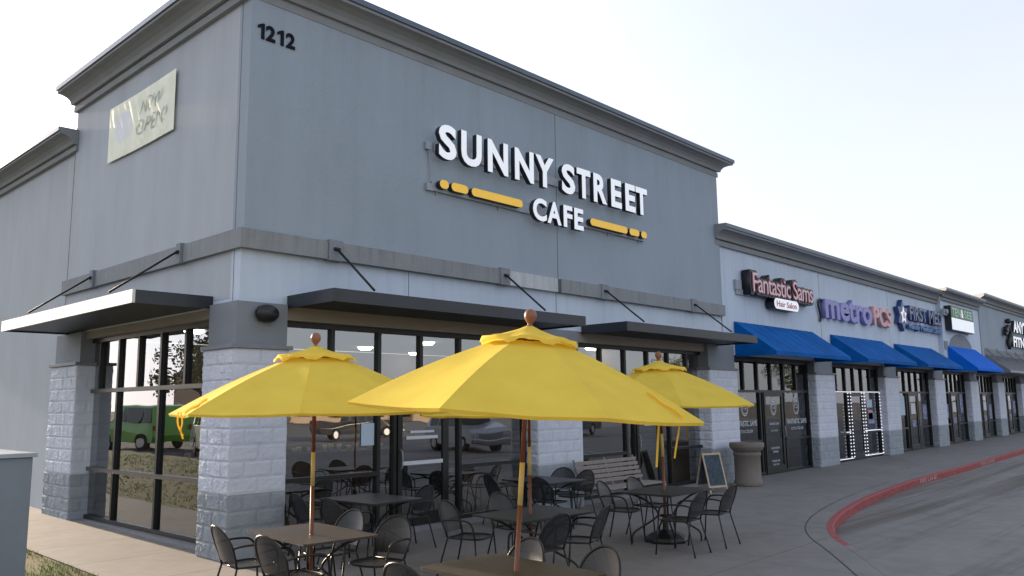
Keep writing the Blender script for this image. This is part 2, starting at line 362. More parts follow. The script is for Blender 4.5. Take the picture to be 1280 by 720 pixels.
def lathe(bm, prof, seg=32, c=(0, 0), mi=0, smooth=True):
    rings = []
    for r, z in prof:
        if r < 1e-5: rings.append([bm.verts.new((c[0], c[1], z))])
        else: rings.append([bm.verts.new((c[0]+r*math.cos(2*math.pi*k/seg), c[1]+r*math.sin(2*math.pi*k/seg), z)) for k in range(seg)])
    for a, b in zip(rings[:-1], rings[1:]):
        for k in range(seg):
            k2 = (k+1) % seg
            vs = [a[0] if len(a) == 1 else a[k], a[0] if len(a) == 1 else a[k2], b[0] if len(b) == 1 else b[k2], b[0] if len(b) == 1 else b[k]]
            u = []
            for x in vs:
                if x not in u: u.append(x)
            if len(u) > 2:
                f = bm.faces.new(u); f.smooth = smooth; f.material_index = mi
def smoothpath(pts, it=2):
    pts = [Vector(p) for p in pts]
    for _ in range(it):
        q = [pts[0]]
        for a, b in zip(pts[:-1], pts[1:]):
            q += [a*.75+b*.25, a*.25+b*.75]
        q.append(pts[-1]); pts = q
    return pts
def text_bm(s, w_, h, ext=.02, off=0, shear=0, space=1.0, face_mi=0, side_mi=0, res=4):
    """text as solid mesh, fitted to a w_ x h box at the origin: x right, z up, facing -y, face at y=-ext*2"""
    cu = bpy.data.curves.new('t', 'FONT'); cu.body = s; cu.extrude = 1; cu.offset = off; cu.shear = shear
    cu.space_character = space; cu.resolution_u = res
    o = bpy.data.objects.new('t', cu); COL.objects.link(o)
    bpy.context.view_layer.update()
    dg = bpy.context.evaluated_depsgraph_get(); me = bpy.data.meshes.new_from_object(o.evaluated_get(dg))
    bm = B(); bm.from_mesh(me)
    bpy.data.objects.remove(o); bpy.data.curves.remove(cu); bpy.data.meshes.remove(me)
    bmesh.ops.remove_doubles(bm, verts=bm.verts, dist=1e-5)
    xs = [v.co.x for v in bm.verts]; ys = [v.co.y for v in bm.verts]
    x0, x1, y0, y1 = min(xs), max(xs), min(ys), max(ys)
    bm.normal_update()
    for f in bm.faces:
        f.material_index = face_mi if abs(f.normal.z) > .7 else side_mi
    for v in bm.verts:
        x, y, z = v.co
        v.co = ((x-x0)/(x1-x0)*w_, -(z+1)*ext, (y-y0)/(y1-y0)*h)
    return bm
def xf(bm, f):
    for v in bm.verts: v.co = f(*v.co)
def copy_tree(o, parent=None):
    c = o.copy(); COL.objects.link(c)
    if parent: c.parent = parent
    for ch in list(o.children): copy_tree(ch, c)
    return c
def g(x, y):   # gentle fall of the paving
    return -.1 + .0055*max(0, min(x, 80)-14) + .014*max(0, min(y, 25))

# ------------------------------------------------------------------ ground
def sheet(name, xs, ys, mat, dz=0, hf=g):
    bm = B(); V = [[bm.verts.new((x, y, hf(x, y)+dz)) for y in ys] for x in xs]
    for i in range(len(xs)-1):
        for j in range(len(ys)-1): bm.faces.new((V[i][j], V[i+1][j], V[i+1][j+1], V[i][j+1]))
    return tag(obj(name, bm, mat), kind='structure')
far = lambda x, y: -.36
M['field'] = pm('dry_field', (.13, .115, .09), .95, var=.3, vs=.05)
sheet('ground', [-900, -300, -60, 60, 300, 900], [-900, -300, -60, 60, 300, 900], 'field', 0, far)
KP = [(70, -2.6), (45, -2.75), (29.8, -2.95), (24, -3.12), (20.8, -3.24), (17.2, -3.28), (14.5, -3.42), (11.7, -3.72), (9.0, -4.22), (7.5, -4.68), (6.55, -5.15), (5.9, -5.62), (5.03, -6.2), (3.7, -7.05), (2, -8.5), (0, -10.6), (-3, -14.5), (-8, -21), (-14, -30)]
kp = [Vector((p[0], p[1], 0)) for p in smoothpath([(a, b, 0) for a, b in KP], 2)]
def lotz(x, y): return g(x, y) - (.15 if x > 6.5 else .15*max(.25, 1-(6.5-x)/5))
# car park concrete, from the kerb outwards
bm = B(); rows = []
for p in kp:
    rows.append([bm.verts.new((p.x+q*.35, p.y-q, lotz(p.x, 0)-.0006*q)) for q in (-.03, .6, 3, 10, 30, 75)])
for a, b in zip(rows[:-1], rows[1:]):
    for k in range(5): bm.faces.new((a[k], b[k], b[k+1], a[k+1]))
tag(obj('car_park', bm, 'lot'), kind='structure')
# terrace and walk along the shops
bm = B(); rows = []
kk = [p for p in kp]
def off_pt(i, d):
    a = kk[max(i-1, 0)]; b = kk[min(i+1, len(kk)-1)]; t = (b-a).normalized(); nrm = Vector((t.y, -t.x, 0))
    if nrm.y < 0: nrm = -nrm
    return kk[i]+nrm*d
for i in range(len(kk)):
    p = off_pt(i, .42)
    top = .4 if p.x > -1.47 else -1.2
    rows.append([bm.verts.new((p.x, p.y*(1-t)+top*t, g(p.x, p.y*(1-t)+min(top, 0)*t))) for t in (0, .12, .3, .5, .75, 1)])
for a, b in zip(rows[:-1], rows[1:]):
    for k in range(5): bm.faces.new((a[k], b[k], b[k+1], a[k+1]))
tag(obj('terrace_pavement', bm, 'walk'), kind='structure')
# concrete gutter strip behind the kerb (separated by a tooled joint)
bm = B(); prof = []
for i in range(len(kk)):
    o_ = [off_pt(i, d) for d in (.405, .098)]
    prof.append([bm.verts.new((q.x, q.y, g(q.x, q.y)+.001)) for q in o_])
for a, b in zip(prof[:-1], prof[1:]): bm.faces.new((a[0], b[0], b[1], a[1]))
tag(obj('pavement_edge_strip', bm, 'walk'), kind='structure')
bm = B(); prof = []
for i in range(len(kk)):
    prof.append([bm.verts.new((q.x, q.y, g(q.x, q.y)-.02)) for q in (off_pt(i, .43), off_pt(i, .39))])
for a, b in zip(prof[:-1], prof[1:]): bm.faces.new((a[0], b[0], b[1], a[1]))
tag(obj('pavement_joint', bm, 'joint'), kind='structure')
# kerb: red from x>5.9
for nm, sel, mt in (('red_kerb', lambda x: x > 5.85, 'red'), ('grey_kerb', lambda x: x < 5.98, 'walk')):
    bm = B(); prof = []
    for i in range(len(kk)):
        if not sel(kk[i].x): continue
        z = g(kk[i].x, kk[i].y)+.004; lz = lotz(kk[i].x, 0)-.02
        q0, q1, q2 = off_pt(i, .105), off_pt(i, .02), off_pt(i, 0)
        prof.append([bm.verts.new(c) for c in ((q0.x, q0.y, z-.03), (q0.x, q0.y, z), (q1.x, q1.y, z), (q2.x, q2.y, z-.02), (q2.x, q2.y, lz))])
    for a, b in zip(prof[:-1], prof[1:]):
        for k in range(4): bm.faces.new((a[k], b[k], b[k+1], a[k+1]))
    bm.faces.new(prof[0]); bm.faces.new(prof[-1])
    tag(obj(nm, bm, mt), kind='structure')
# stencilled words on the kerb
def kerb_text(x0, length, s, rev=False):
    L = [off_pt(i, 0) for i in range(len(kk))]
    def at(x):
        for a, b in zip(L[:-1], L[1:]):
            if min(a.x, b.x) <= x <= max(a.x, b.x):
                t = (x-a.x)/(b.x-a.x); p = a.lerp(b, t); return p, (a-b).normalized()
        return L[0], Vector((1, 0, 0))
    b = text_bm(s, length, .095, .001)
    cs = []
    for v in b.verts:
        u, dy, z = v.co; p, t = at(x0+u); n = Vector((t.y, -t.x, 0))
        if n.y > 0: n = -n
        q = p+n*(.006-dy); v.co = (q.x, q.y, g(p.x, 0)-.118+z)
    tag(obj('kerb_lettering', b, 'white_paint'), 'white stencilled letters on the red kerb face', 'lettering', kind='structure')
kerb_text(16.3, 1.5, 'FIRE LANE'); kerb_text(22.6, 1.9, 'FIRE LANE'); kerb_text(6.7, .9, 'FIRE LANE')
# side walk, turf and road on the left of the cafe
ysl = [-1.2+i*1.0 for i in range(0, 48)]
sheet('side_pavement', [-1.47, -.9, -.4, .3], [-1.2]+[0, 3, 6, 9, 15, 25, 46], 'walk_side', .004)
sheet('terrace_side_pavement', [-16, -8, -4, -1.469], [-32, -12, -5, -1.2], 'walk', -.001)
sheet('turf_verge', [-7.5, -5, -3, -1.47], [-1.2]+[0, 3, 6, 9, 15, 25, 46], 'turf', -.006)
sheet('side_road', [-60, -30, -14, -7.5], [-34, -20, -1.2, 6, 15, 25, 60], 'asphalt', -.14)
bm = B(); box(bm, -7.65, -7.5, -1.2, 46, -.4, .3);
for v in bm.verts:
    if v.co.z > 0: v.co.z = g(v.co.x, v.co.y)+.01
tag(obj('verge_kerb', bm, 'concrete_kerb'), kind='structure')
# grass blades
bm = B()
def blade(x, y, h, wd):
    a = rnd.uniform(0, 6.28); lx, ly = math.cos(a)*wd, math.sin(a)*wd; z = g(x, y)-.006
    tx, ty = rnd.uniform(-.6, .6)*h, rnd.uniform(-.6, .6)*h
    bm.faces.new([bm.verts.new(c) for c in ((x-lx, y-ly, z), (x+lx, y+ly, z), (x+tx, y+ty, z+h))])
for i in range(16000):
    x = rnd.uniform(-3.2, -1.47); y = rnd.uniform(-1.2, 4.2)
    d = mnoise.noise(Vector((x*1.3, y*1.3, 0)))
    if rnd.random() > .55+d*1.2: continue
    blade(x, y, rnd.uniform(.02, .06), .0035)
for i in range(9000):
    x = rnd.uniform(-7.4, -1.5); y = rnd.uniform(3, 20)
    if rnd.random() > .6+mnoise.noise(Vector((x*1.3, y*1.3, 0))): continue
    blade(x, y, rnd.uniform(.03, .07), .01)
tag(obj('grass', bm, 'blade', recalc=False), 'patchy green and straw-coloured grass beside the side pavement', 'grass', kind='stuff')

# ------------------------------------------------------------------ wall systems
def FR(u, w_, z): return (u, -w_, z)          # facade facing -y : u = x, w outwards
def LF(u, w_, z): return (-w_, u, z)          # facade facing -x : u = y, w outwards
def fbox(bm, T, u0, u1, w0, w1, z0, z1, mi=0, bev=0):
    a = T(u0, w0, z0); b = T(u1, w1, z1)
    return box(bm, min(a[0], b[0]), max(a[0], b[0]), min(a[1], b[1]), max(a[1], b[1]), z0, z1, mi, bev)

def masonry(bm, x0, x1, y0, y1, z0, n, faces, ch=.2077, bl=.405, rough=.014):
    """courses of split-face block: each block face a small relief patch, on a solid core"""
    box(bm, x0+.006, x1-.006, y0+.006, y1-.006, z0, z0+n*ch)
    for fc in faces:
        lo, hi = (y0, y1) if fc in 'LR' else (x0, x1)
        rg = rough if fc in 'LR' else rough*.3
        for c in range(n):
            za = z0+c*ch+.004; zb = z0+(c+1)*ch-.004
            s = lo - (bl/2 if c % 2 else 0)
            while s < hi-.02:
                a = max(lo, s)+.004; b = min(hi, s+bl)-.004; s += bl
                if b-a < .03: continue
                nu = max(2, int((b-a)/(.021 if fc in 'LR' and x0 < 3 else .034))); nv = 9 if fc in 'LR' and x0 < 3 else 6; V = []
                base = rnd.uniform(0, .005 if fc in 'LR' else .0015)
                for i in range(nu+1):
                    r_ = []
                    for j in range(nv+1):
                        u = a+(b-a)*i/nu; z = za+(zb-za)*j/nv
                        e = 0 if i in (0, nu) or j in (0, nv) else 1
                        d = -.003 if e == 0 else base+rg*(.35+.8*mnoise.noise(Vector((u*13, z*13, c*3+s*7)))+.55*mnoise.noise(Vector((u*41, z*41, c*3)))+.55*rnd.random())
                        if fc == 'F': p = (u, y0-d, z)
                        elif fc == 'L': p = (x0-d, u, z)
                        elif fc == 'R': p = (x1+d, u, z)
                        else: p = (u, y1+d, z)
                        r_.append(bm.verts.new(p))
                    V.append(r_)
                for i in range(nu):
                    for j in range(nv): bm.faces.new((V[i][j], V[i+1][j], V[i+1][j+1], V[i][j+1]))

def pillar(parent, x0, x1, y0, y1, faces='LF', topz=3.3, zb=-.1, ins=.06):
    bm = B(); masonry(bm, x0, x1, y0, y1, zb-.0, 4, faces)
    box(bm, x0+.02, x1-.02, y0+.02, y1-.02, zb-.4, zb)
    obj('pillar_base', bm, 'block_dark', parent)
    bm = B(); n = max(4, int(round((2.6-(zb+4*.2077))/.2077)))
    ch = (2.6-(zb+4*.2077))/n
    masonry(bm, x0, x1, y0, y1, zb+4*.2077, n, faces, ch)
    obj('pillar_shaft', bm, 'block_light', parent)
    bm = B(); box(bm, x0-.04, x1+.04, y0-.04, y1+.02, 2.602, 2.655, bev=.006); obj('pillar_cap', bm, 'cap', parent)
    bm = B(); box(bm, x0+ins, x1-.004, y0+ins, y1-.01, 2.656, topz); obj('pier', bm, 'pier_grey', parent)

FT = .075
def window(parent, T, u0, u1, z0, z1, us=(), zs=(), rec=-.15, ft=FT, depth=.11, glass='glass', frame='bronze', name='window', hmat=None):
    """aluminium frame with mullions (vertical) at us and rails at zs; one pane behind"""
    bm = B()
    fbox(bm, T, u0, u0+ft, rec-depth, rec, z0, z1); fbox(bm, T, u1-ft, u1, rec-depth, rec, z0, z1)
    fbox(bm, T, u0+ft, u1-ft, rec-depth, rec-.002, z1-ft, z1); fbox(bm, T, u0+ft, u1-ft, rec-depth, rec-.002, z0, z0+ft*.9)
    for (a, za, zb) in us: fbox(bm, T, a-ft*.42, a+ft*.42, rec-depth+.001, rec-.003, za, zb)
    o = obj(name, bm, frame, parent)
    if zs:
        b2 = B()
        for (z, a, b) in zs: fbox(b2, T, a, b, rec-depth+.002, rec+.004, z-.032, z+.032)
        obj('rail', b2, hmat or frame, o)
    b3 = B()
    fbox(b3, T, u0+.02, u1-.02, rec-.062, rec-.056, z0+.02, z1-.02)
    obj('pane', b3, glass, o)
    return o

def door(parent, T, u0, u1, z0, z1, rec=-.13, glass='glass', hside=1):
    ft = .085; bm = B()
    fbox(bm, T, u0, u0+ft, rec-.05, rec, z0, z1); fbox(bm, T, u1-ft, u1, rec-.05, rec, z0, z1)
    fbox(bm, T, u0+ft, u1-ft, rec-.05, rec-.001, z1-.11, z1); fbox(bm, T, u0+ft, u1-ft, rec-.05, rec-.001, z0, z0+.2)
    d = obj('door', bm, 'bronze', parent)
    b = B(); fbox(b, T, u0+.03, u1-.03, rec-.028, rec-.022, z0+.05, z1-.05); obj('pane', b, glass, d)
    b = B(); h = u1-ft*.5 if hside > 0 else u0+ft*.5
    tube(b, smoothpath([T(h, rec, .85), T(h, rec+.06, .87), T(h, rec+.06, 1.13), T(h, rec, 1.15)], 2), .012, 6)
    obj('handle', b, 'bench_metal', d)
    return d

def cornice(bm, T, u0, u1, zb, h, mi0=0, mi1=1, s0=0, s1=0):
    """stepped cove profile with a metal coping. s0/s1: corner mitre (+1 grows outward with w)"""
    k = h/.8
    prof = [(0, 0), (.07, 0), (.07, .20*k), (.035, .205*k), (.035, .235*k), (.12, .24*k), (.14, .36*k), (.19, .46*k), (.27, .53*k), (.36, .56*k), (.36, .64*k), (.39, .645*k), (.39, .8*k), (.0, .82*k), (-.28, .82*k), (-.28, .6*k)]
    A = []; C = []
    for w_, z in prof:
        ww = max(w_, 0)
        A.append(bm.verts.new(T(u0-s0*w_, w_, zb+z))); C.append(bm.verts.new(T(u1+s1*w_, w_, zb+z)))
    n = len(prof)
    for i in range(n):
        j = (i+1) % n
        f = bm.faces.new((A[i], C[i], C[j], A[j]))
        f.material_index = mi1 if (10 <= i <= 13) else mi0
    bm.faces.new(A[:]); bm.faces.new(C[::-1])

# ------------------------------------------------------------------ cafe building
cafe = tag(empty('cafe_building'), 'tall grey stucco corner building with stone block piers and dark flat canopies', 'building')
XE = 12.95; ZT = 7.5
bm = B(); box(bm, .0, XE, -.06, .25, 3.96, 7.9)
obj('front_wall', bm, 'stucco_dark', cafe)
bm = B(); box(bm, .001, .26, .252, 6.45, 3.3, 7.9)
box(bm, XE-.25, XE-.002, .252, 9, 5.6, 7.9); box(bm, .26, XE-.25, 8.8, 9, 5.0, 7.6)
obj('side_wall', bm, 'stucco_side', cafe)
bm = B(); box(bm, .03, .28, 6.45, 30, -.4, 7.15); obj('rear_side_wall', bm, 'stucco_side', cafe)
bm = B(); box(bm, .26, XE-.25, .25, 8.8, 7.2, 7.3); box(bm, .29, 40, 9.01, 30, 5.4, 5.5); obj('roof', bm, 'cornice', cafe)
bm = B(); box(bm, .0, XE+.02, .003, .25, 3.235, 3.95); box(bm, .003, .25, .252, 6.44, 3.22, 3.29)
box(bm, .008, .25, .253, 6.44, 3.2, 3.95)
# side corner below the band
obj('lower_wall', bm, 'stucco_light', cafe)
# control joints
bm = B(); box(bm, 6.55, 6.562, -.063, -.05, 4.2, 7.5); box(bm, 6.555, 6.567, -.0, .01, 3.24, 3.94); box(bm, -.002, .01, .17, .182, 4.2, 7.5); box(bm, -.002, .01, .17, .182, 3.25, 3.94); box(bm, -.003, .01, 6.44, 6.452, 3.3, 7.2)
box(bm, 2.9, 2.906, -.002, .01, 3.24, 3.94)
obj('control_joint', bm, 'joint', cafe)
# band
for a, b in ((.0, 1.3), (1.56, 4.9), (6.6, 7.87), (8.1, 11.39), (11.61, 13.0)):
    bm = B(); box(bm, a+(0 if a else -.07), b, -.11, .0, 3.945, 4.21); obj('band', bm, 'band', cafe)
for a, b in ((.0, 1.55), (1.72, 4.86), (5.08, 6.5)):
    bm = B(); box(bm, -.07, -.0, a+(.001 if a == 0 else 0), b, 3.945, 4.21); obj('band', bm, 'band', cafe)
bm = B(); box(bm, 5.14, 6.5, -.105, .0, 3.945, 4.205); b_ = obj('band_panel', bm, 'primer', cafe); b_['label'] = 'unpainted pale panel of the band'
bm = B(); box(bm, 6.5, 6.6, -.09, 0, 3.95, 4.2); obj('band_gap', bm, 'joint', cafe)
# bracket plates and rods
for u in (1.43, 5.02, 7.985, 11.5):
    bm = B(); box(bm, u-.125, u+.115, -.135, -.0, 3.93, 4.235, bev=.004); p = obj('bracket_plate', bm, 'pier_grey', cafe)
    bm = B(); tube(bm, [(u, -.15, 4.1), (u, -1.04, 3.40)], .017, 6); tube(bm, [(u-.05, -.15, 4.1), (u+.05, -.15, 4.1)], .025, 6); obj('tie_rod', bm, 'rod', p)
for u in (1.64, 4.97):
    bm = B(); box(bm, -.11, 0, u-.07, u+.07, 3.93, 4.235, bev=.004); p = obj('bracket_plate', bm, 'pier_grey', cafe)
    bm = B(); tube(bm, [(-.13, u, 4.1), (-1.04, u+.02, 3.42)], .017, 6); tube(bm, [(-.13, u-.05, 4.1), (-.13, u+.05, 4.1)], .025, 6); obj('tie_rod', bm, 'rod', p)
# cornices
bm = B(); cornice(bm, FR, 0, XE, ZT, .46, s0=1, s1=1); cornice(bm, LF, 0, 6.45, ZT, .46, s0=1, s1=.25)
bmesh.ops.remove_doubles(bm, verts=bm.verts, dist=1e-4)
obj('cornice', bm, ['cornice', 'coping'], cafe)
bm = B(); cornice(bm, LF, 6.3, 30, 6.72, .40, s0=0)
for v in bm.verts: v.co.x += .02
obj('rear_cornice', bm, ['cornice', 'coping'], cafe)
# pillars (corner, left end, front)
pillar(cafe, -.12, .70, -.12, .70, 'LF', 3.233)
pillar(cafe, -.12, .30, 5.32, 6.6, 'LF', 3.19)
pillar(cafe, 5.83, 7.14, -.12, .35, 'LF', 3.233)
pillar(cafe, 12.06, 13.42, -.12, .35, 'LF', 3.233)
# lintels
bm = B(); box(bm, .705, 5.85, .03, .24, 3.03, 3.232); box(bm, 7.12, 12.1, .03, .24, 3.03, 3.232)
box(bm, .03, .24, .705, 5.4, 3.07, 3.198); obj('lintel', bm, 'beige', cafe)
# sill strip
bm = B(); box(bm, .04, .3, .9, 5.6, -.2, -.02); box(bm, .7, 5.83, .02, .3, -.2, -.03); box(bm, 7.14, 12.06, .02, .3, -.2, -.03); obj('sill', bm, 'cap', cafe)
# canopies
def canopy(u0, u1, T, outm, name='canopy'):
    bm = B()
    fbox(bm, T, u0, u1, 1.06, 1.10, 3.19, 3.365, 1)
    fbox(bm, T, u0, u0+.04, .0, 1.06, 3.19, 3.364); fbox(bm, T, u1-.04, u1, .0, 1.06, 3.19, 3.364)
    fbox(bm, T, u0+.04, u1-.04, .0, 1.06, 3.215, 3.35)
    return obj(name, bm, ['canopy', outm], cafe)
canopy(.72, 6.05, FR, 'canopy'); canopy(7.32, 12.62, FR, 'canopy')
canopy(.72, 6.15, LF, 'canopy_side')
# windows front 1
w1 = window(cafe, FR, .72, 5.83, -.03, 3.03, us=[(1.6, 2.12, 3), (2.46, 0, 3), (3.31, 2.12, 3), (4.17, 0, 3), (5.0, 2.12, 3), (2.78, 0, 2.1), (3.87, 0, 2.1)],
            zs=[(2.12, .78, 5.77), (.82, .78, 2.46), (.82, 4.17, 5.77)])
w1['label'] = 'front shop window nearest the corner'
door(cafe, FR, 2.82, 3.84, -.03, 2.08, hside=-1)
w2 = window(cafe, FR, 7.14, 12.2, -.03, 3.03, us=[(8.15, 2.12, 3), (9.0, 0, 3), (9.87, 2.12, 3), (10.7, 0, 3), (11.5, 2.12, 3), (9.3, 0, 2.1), (10.25, 0, 2.1)],
            zs=[(2.12, 7.2, 12.14), (.80, 7.2, 9.0), (.80, 10.7, 12.14)])
door(cafe, FR, 9.33, 10.22, -.03, 2.08, hside=-1)
# left window
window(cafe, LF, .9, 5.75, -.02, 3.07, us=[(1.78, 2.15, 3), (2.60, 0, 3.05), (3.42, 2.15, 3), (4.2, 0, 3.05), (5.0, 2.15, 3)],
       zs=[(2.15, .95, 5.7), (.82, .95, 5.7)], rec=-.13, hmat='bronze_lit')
# wall lamp on the corner pier
wl = tag(empty('wall_lamp', (.34, -.062, 3.08)), 'black oval wall lamp on the grey corner pier', 'lamp')
bm = B(); bmesh.ops.create_uvsphere(bm, u_segments=20, v_segments=12, radius=1)
for v in bm.verts: v.co = (v.co.x*.17, -.07+v.co.y*.12, v.co.z*.125)
for f in bm.faces: f.smooth = True
obj('lamp_housing', bm, 'black', wl)
bm = B(); box(bm, -.09, .09, 0.0, .002, -.09, .09); box(bm, -.1, .1, -.02, 0, -.1, .1, bev=.004); obj('back_plate', bm, 'black', wl)

# interior of the cafe
bm = B(); box(bm, .3, 12.65, .3, 8.4, -.2, -.08); obj('interior_floor', bm, 'int_floor', cafe)
LAMPS = ((3.64, 2.61), (7.28, 6.94), (9.76, 7.9), (7.42, 4.75), (12.25, 3.5), (1.9, 5.2), (10.2, 2.2), (3.6, 7.4), (11.9, 6.6))  # the later ones are unseen extras, added to brighten the room
bm = B(); box(bm, .3, 12.65, 8.4, 8.5, -.08, 3.3); box(bm, 12.65, 12.75, .3, 8.5, -.08, 3.3); box(bm, .3, .4, 5.9, 8.4, -.08, 3.3)
obj('interior_wall', bm, 'int_wall', cafe)
bm = B(); box(bm, .3, 12.65, .27, 8.5, 3.32, 3.4); obj('interior_ceiling', bm, 'int_ceil', cafe)
for x, y in LAMPS:
    if 1:
        bm = B(); lathe(bm, [(0, 3.25), (.15, 3.26), (.2, 3.318), (.0, 3.318)], 16, (x, y)); obj('ceiling_lamp', bm, 'ceil_lamp', cafe)
# papers and lettering on the glass
def paper(T, u, z, w_, h, mat='paper', rec=-.195, parent=cafe, name='paper_notice'):
    bm = B(); fbox(bm, T, u-w_/2, u+w_/2, rec, rec+.002, z-h/2, z+h/2); return obj(name, bm, mat, parent)
paper(FR, 2.28, 1.41, .24, .33); paper(FR, 8.72, 1.66, .22, .36); paper(FR, 9.78, 1.5, .42, .16, rec=-.14); paper(FR, 9.78, 1.36, .3, .04, rec=-.14)
paper(FR, 3.32, 1.42, .5, .035, 'letter_white', -.14); paper(FR, 3.32, 1.33, .66, .05, 'letter_white', -.14); paper(FR, 3.33, .94, .84, .06, 'letter_white', -.128, name='push_bar')

# ------------------------------------------------------------------ signs on the cafe
sg = tag(empty('cafe_sign', (3.3, -.07, 5.2)), 'white SUNNY STREET CAFE letters with yellow dashes on the grey front wall', 'sign')
def letter(ch, x0, x1, z0, z1, parent, off=.02, d=.1, y=-.14, mats=('white_face', 'sign_black'), name='letter', org=(3.3, -.07, 5.2)):
    b = text_bm(ch, x1-x0, z1-z0, d/2, off, face_mi=0, side_mi=1)
    xf(b, lambda x, yy, z: (x+x0-org[0], yy+y-org[1], z+z0-org[2]))
    return obj(name, b, list(mats), parent)
for ch, a, b in (('S', 3.33, 3.73), ('U', 3.84, 4.33), ('N', 4.48, 5.0), ('N', 5.18, 5.70), ('Y', 5.75, 6.28), ('S', 6.52, 6.93), ('T', 6.99, 7.43), ('R', 7.53, 7.98), ('E', 8.13, 8.5), ('E', 8.64, 9.01), ('T', 9.03, 9.47)):
    letter(ch, a, b, 5.88, 6.48, sg, .035)
for ch, a, b in (('C', 5.66, 6.05), ('A', 6.07, 6.48), ('F', 6.55, 6.82), ('E', 6.88, 7.17)): letter(ch, a, b, 5.21, 5.64, sg, .035)
def pill(x0, x1, z, r):
    pts = []
    for k in range(9): a = math.pi/2+math.pi*k/8; pts.append((x0+r+r*math.cos(a), z+r*math.sin(a)))
    for k in range(9): a = -math.pi/2+math.pi*k/8; pts.append((x1-r+r*math.cos(a), z+r*math.sin(a)))
    return pts
for a, b in ((3.37, 3.57), (3.63, 4.02), (4.10, 5.40), (7.42, 8.71), (8.78, 9.15), (9.22, 9.44)):
    bm = B(); P_ = pill(a-3.3, b-3.3, 5.45-5.2, .072)
    fs = prism(bm, P_, 1, -.22+.07, -.12+.07)
    for f in fs: f.material_index = 1
    bm.normal_update()
    for f in fs:
        if f.calc_center_median().y < -.149: f.material_index = 0
    obj('dash', bm, ['yellow_face', 'sign_black'], sg)
bm = B(); box(bm, .05, 6.1, -.045, -.0, .82, .98); box(bm, .0, 6.2, -.045, 0, .14, .20); box(bm, .0, 6.2, -.03, 0, .2, .30)
for x in (.12, 1.6, 3.1, 4.9, 6.0): box(bm, x-.01, x+.01, -.02, 0, .08, .14)
obj('raceway', bm, 'raceway', sg)
bm = B(); tube(bm, smoothpath([(-.08, -.02, .9), (-.05, -.03, .7), (-.02, -.03, .4), (-.05, -.02, .2)], 2), .009, 5); box(bm, -.14, -.03, -.05, 0, .82, .95); box(bm, -.12, .0, -.05, 0, .13, .25); obj('conduit', bm, 'raceway', sg)
hn = tag(empty('house_number', (.08, -.06, 6.9)), 'dark 1212 street number high on the front wall corner', 'number')
for i, ch in enumerate('1212'):
    z0 = 6.94-6.9; wd = .10 if ch == '1' else .145; x0 = [.0, .125, .305, .445][i]+.02
    if ch == '1':
        b = B(); prism(b, [(.055, 0), (.1, 0), (.1, .225), (.065, .225), (.0, .185), (.0, .145), (.055, .172)], 1, -.02, 0)
    else: b = text_bm(ch, wd, .225, .01, .03)
    xf(b, lambda x, y, z: (x+x0, y, z+z0)); obj('digit', b, 'num', hn)

# banner on the side wall
bn = empty('banner', (-.02, 4.72, 6.12)); tag(bn, 'wrinkled pale yellow-green banner reading NOW OPEN on the side wall', 'banner')
BW, BH = 2.58, .99
def bdisp(u, v):
    d = Vector((u, v)); r0 = (Vector((u, v))-Vector((0, BH))).length; r1 = (Vector((u, v))-Vector((BW, BH))).length
    s = .024*math.sin(u*9+v*7+1.2*math.sin(v*4))*(.3+.7*math.sin(math.pi*min(1, max(0, v/BH)))) + .016*math.sin((u*1.6+v*1.1)*11+1.5*mnoise.noise(Vector((u*2,v*2,0))))
    e = min(u, BW-u, .25)/.25
    e2 = min(v, BH-v, .1)/.1
    return .02+abs(s)*.9*max(.05, e)*(.25+.75*e2)
bm = B(); nu, nv = 90, 36; V = []; 
for i in range(nu+1):
    r_ = []
    for j in range(nv+1):
        u, v = BW*i/nu, BH*j/nv
        sag = -.02*math.sin(math.pi*u/BW)
        r_.append(bm.verts.new((-bdisp(u, v), -u, v+sag)))
    V.append(r_)
for i in range(nu):
    for j in range(nv):
        f = bm.faces.new((V[i][j], V[i+1][j], V[i+1][j+1], V[i][j+1])); f.smooth = True
        u, v = BW*(i+.5)/nu, BH*(j+.5)/nv
        if ((u-.62)/.38)**2+((v-.52)/.27)**2 < 1: f.material_index = 1
obj('cloth', bm, ['banner', 'banner_logo'], bn)
for s, a, z, h, wd in (('NOW', 1.35, .56, .24, .82), ('OPEN!', 1.25, .22, .24, 1.1)):
    b = text_bm(s, wd, h, .001, -.012, shear=.25)
    bmesh.ops.triangulate(b, faces=b.faces); bmesh.ops.subdivide_edges(b, edges=[e for e in b.edges if e.calc_length() > .04], cuts=2)
    xf(b, lambda x, y, zz: (-(bdisp(x+a, zz+z)+.010-y), -(x+a), zz+z-.02*math.sin(math.pi*(x+a)/BW)))
    obj('lettering', b, 'banner_ink', bn, recalc=True)

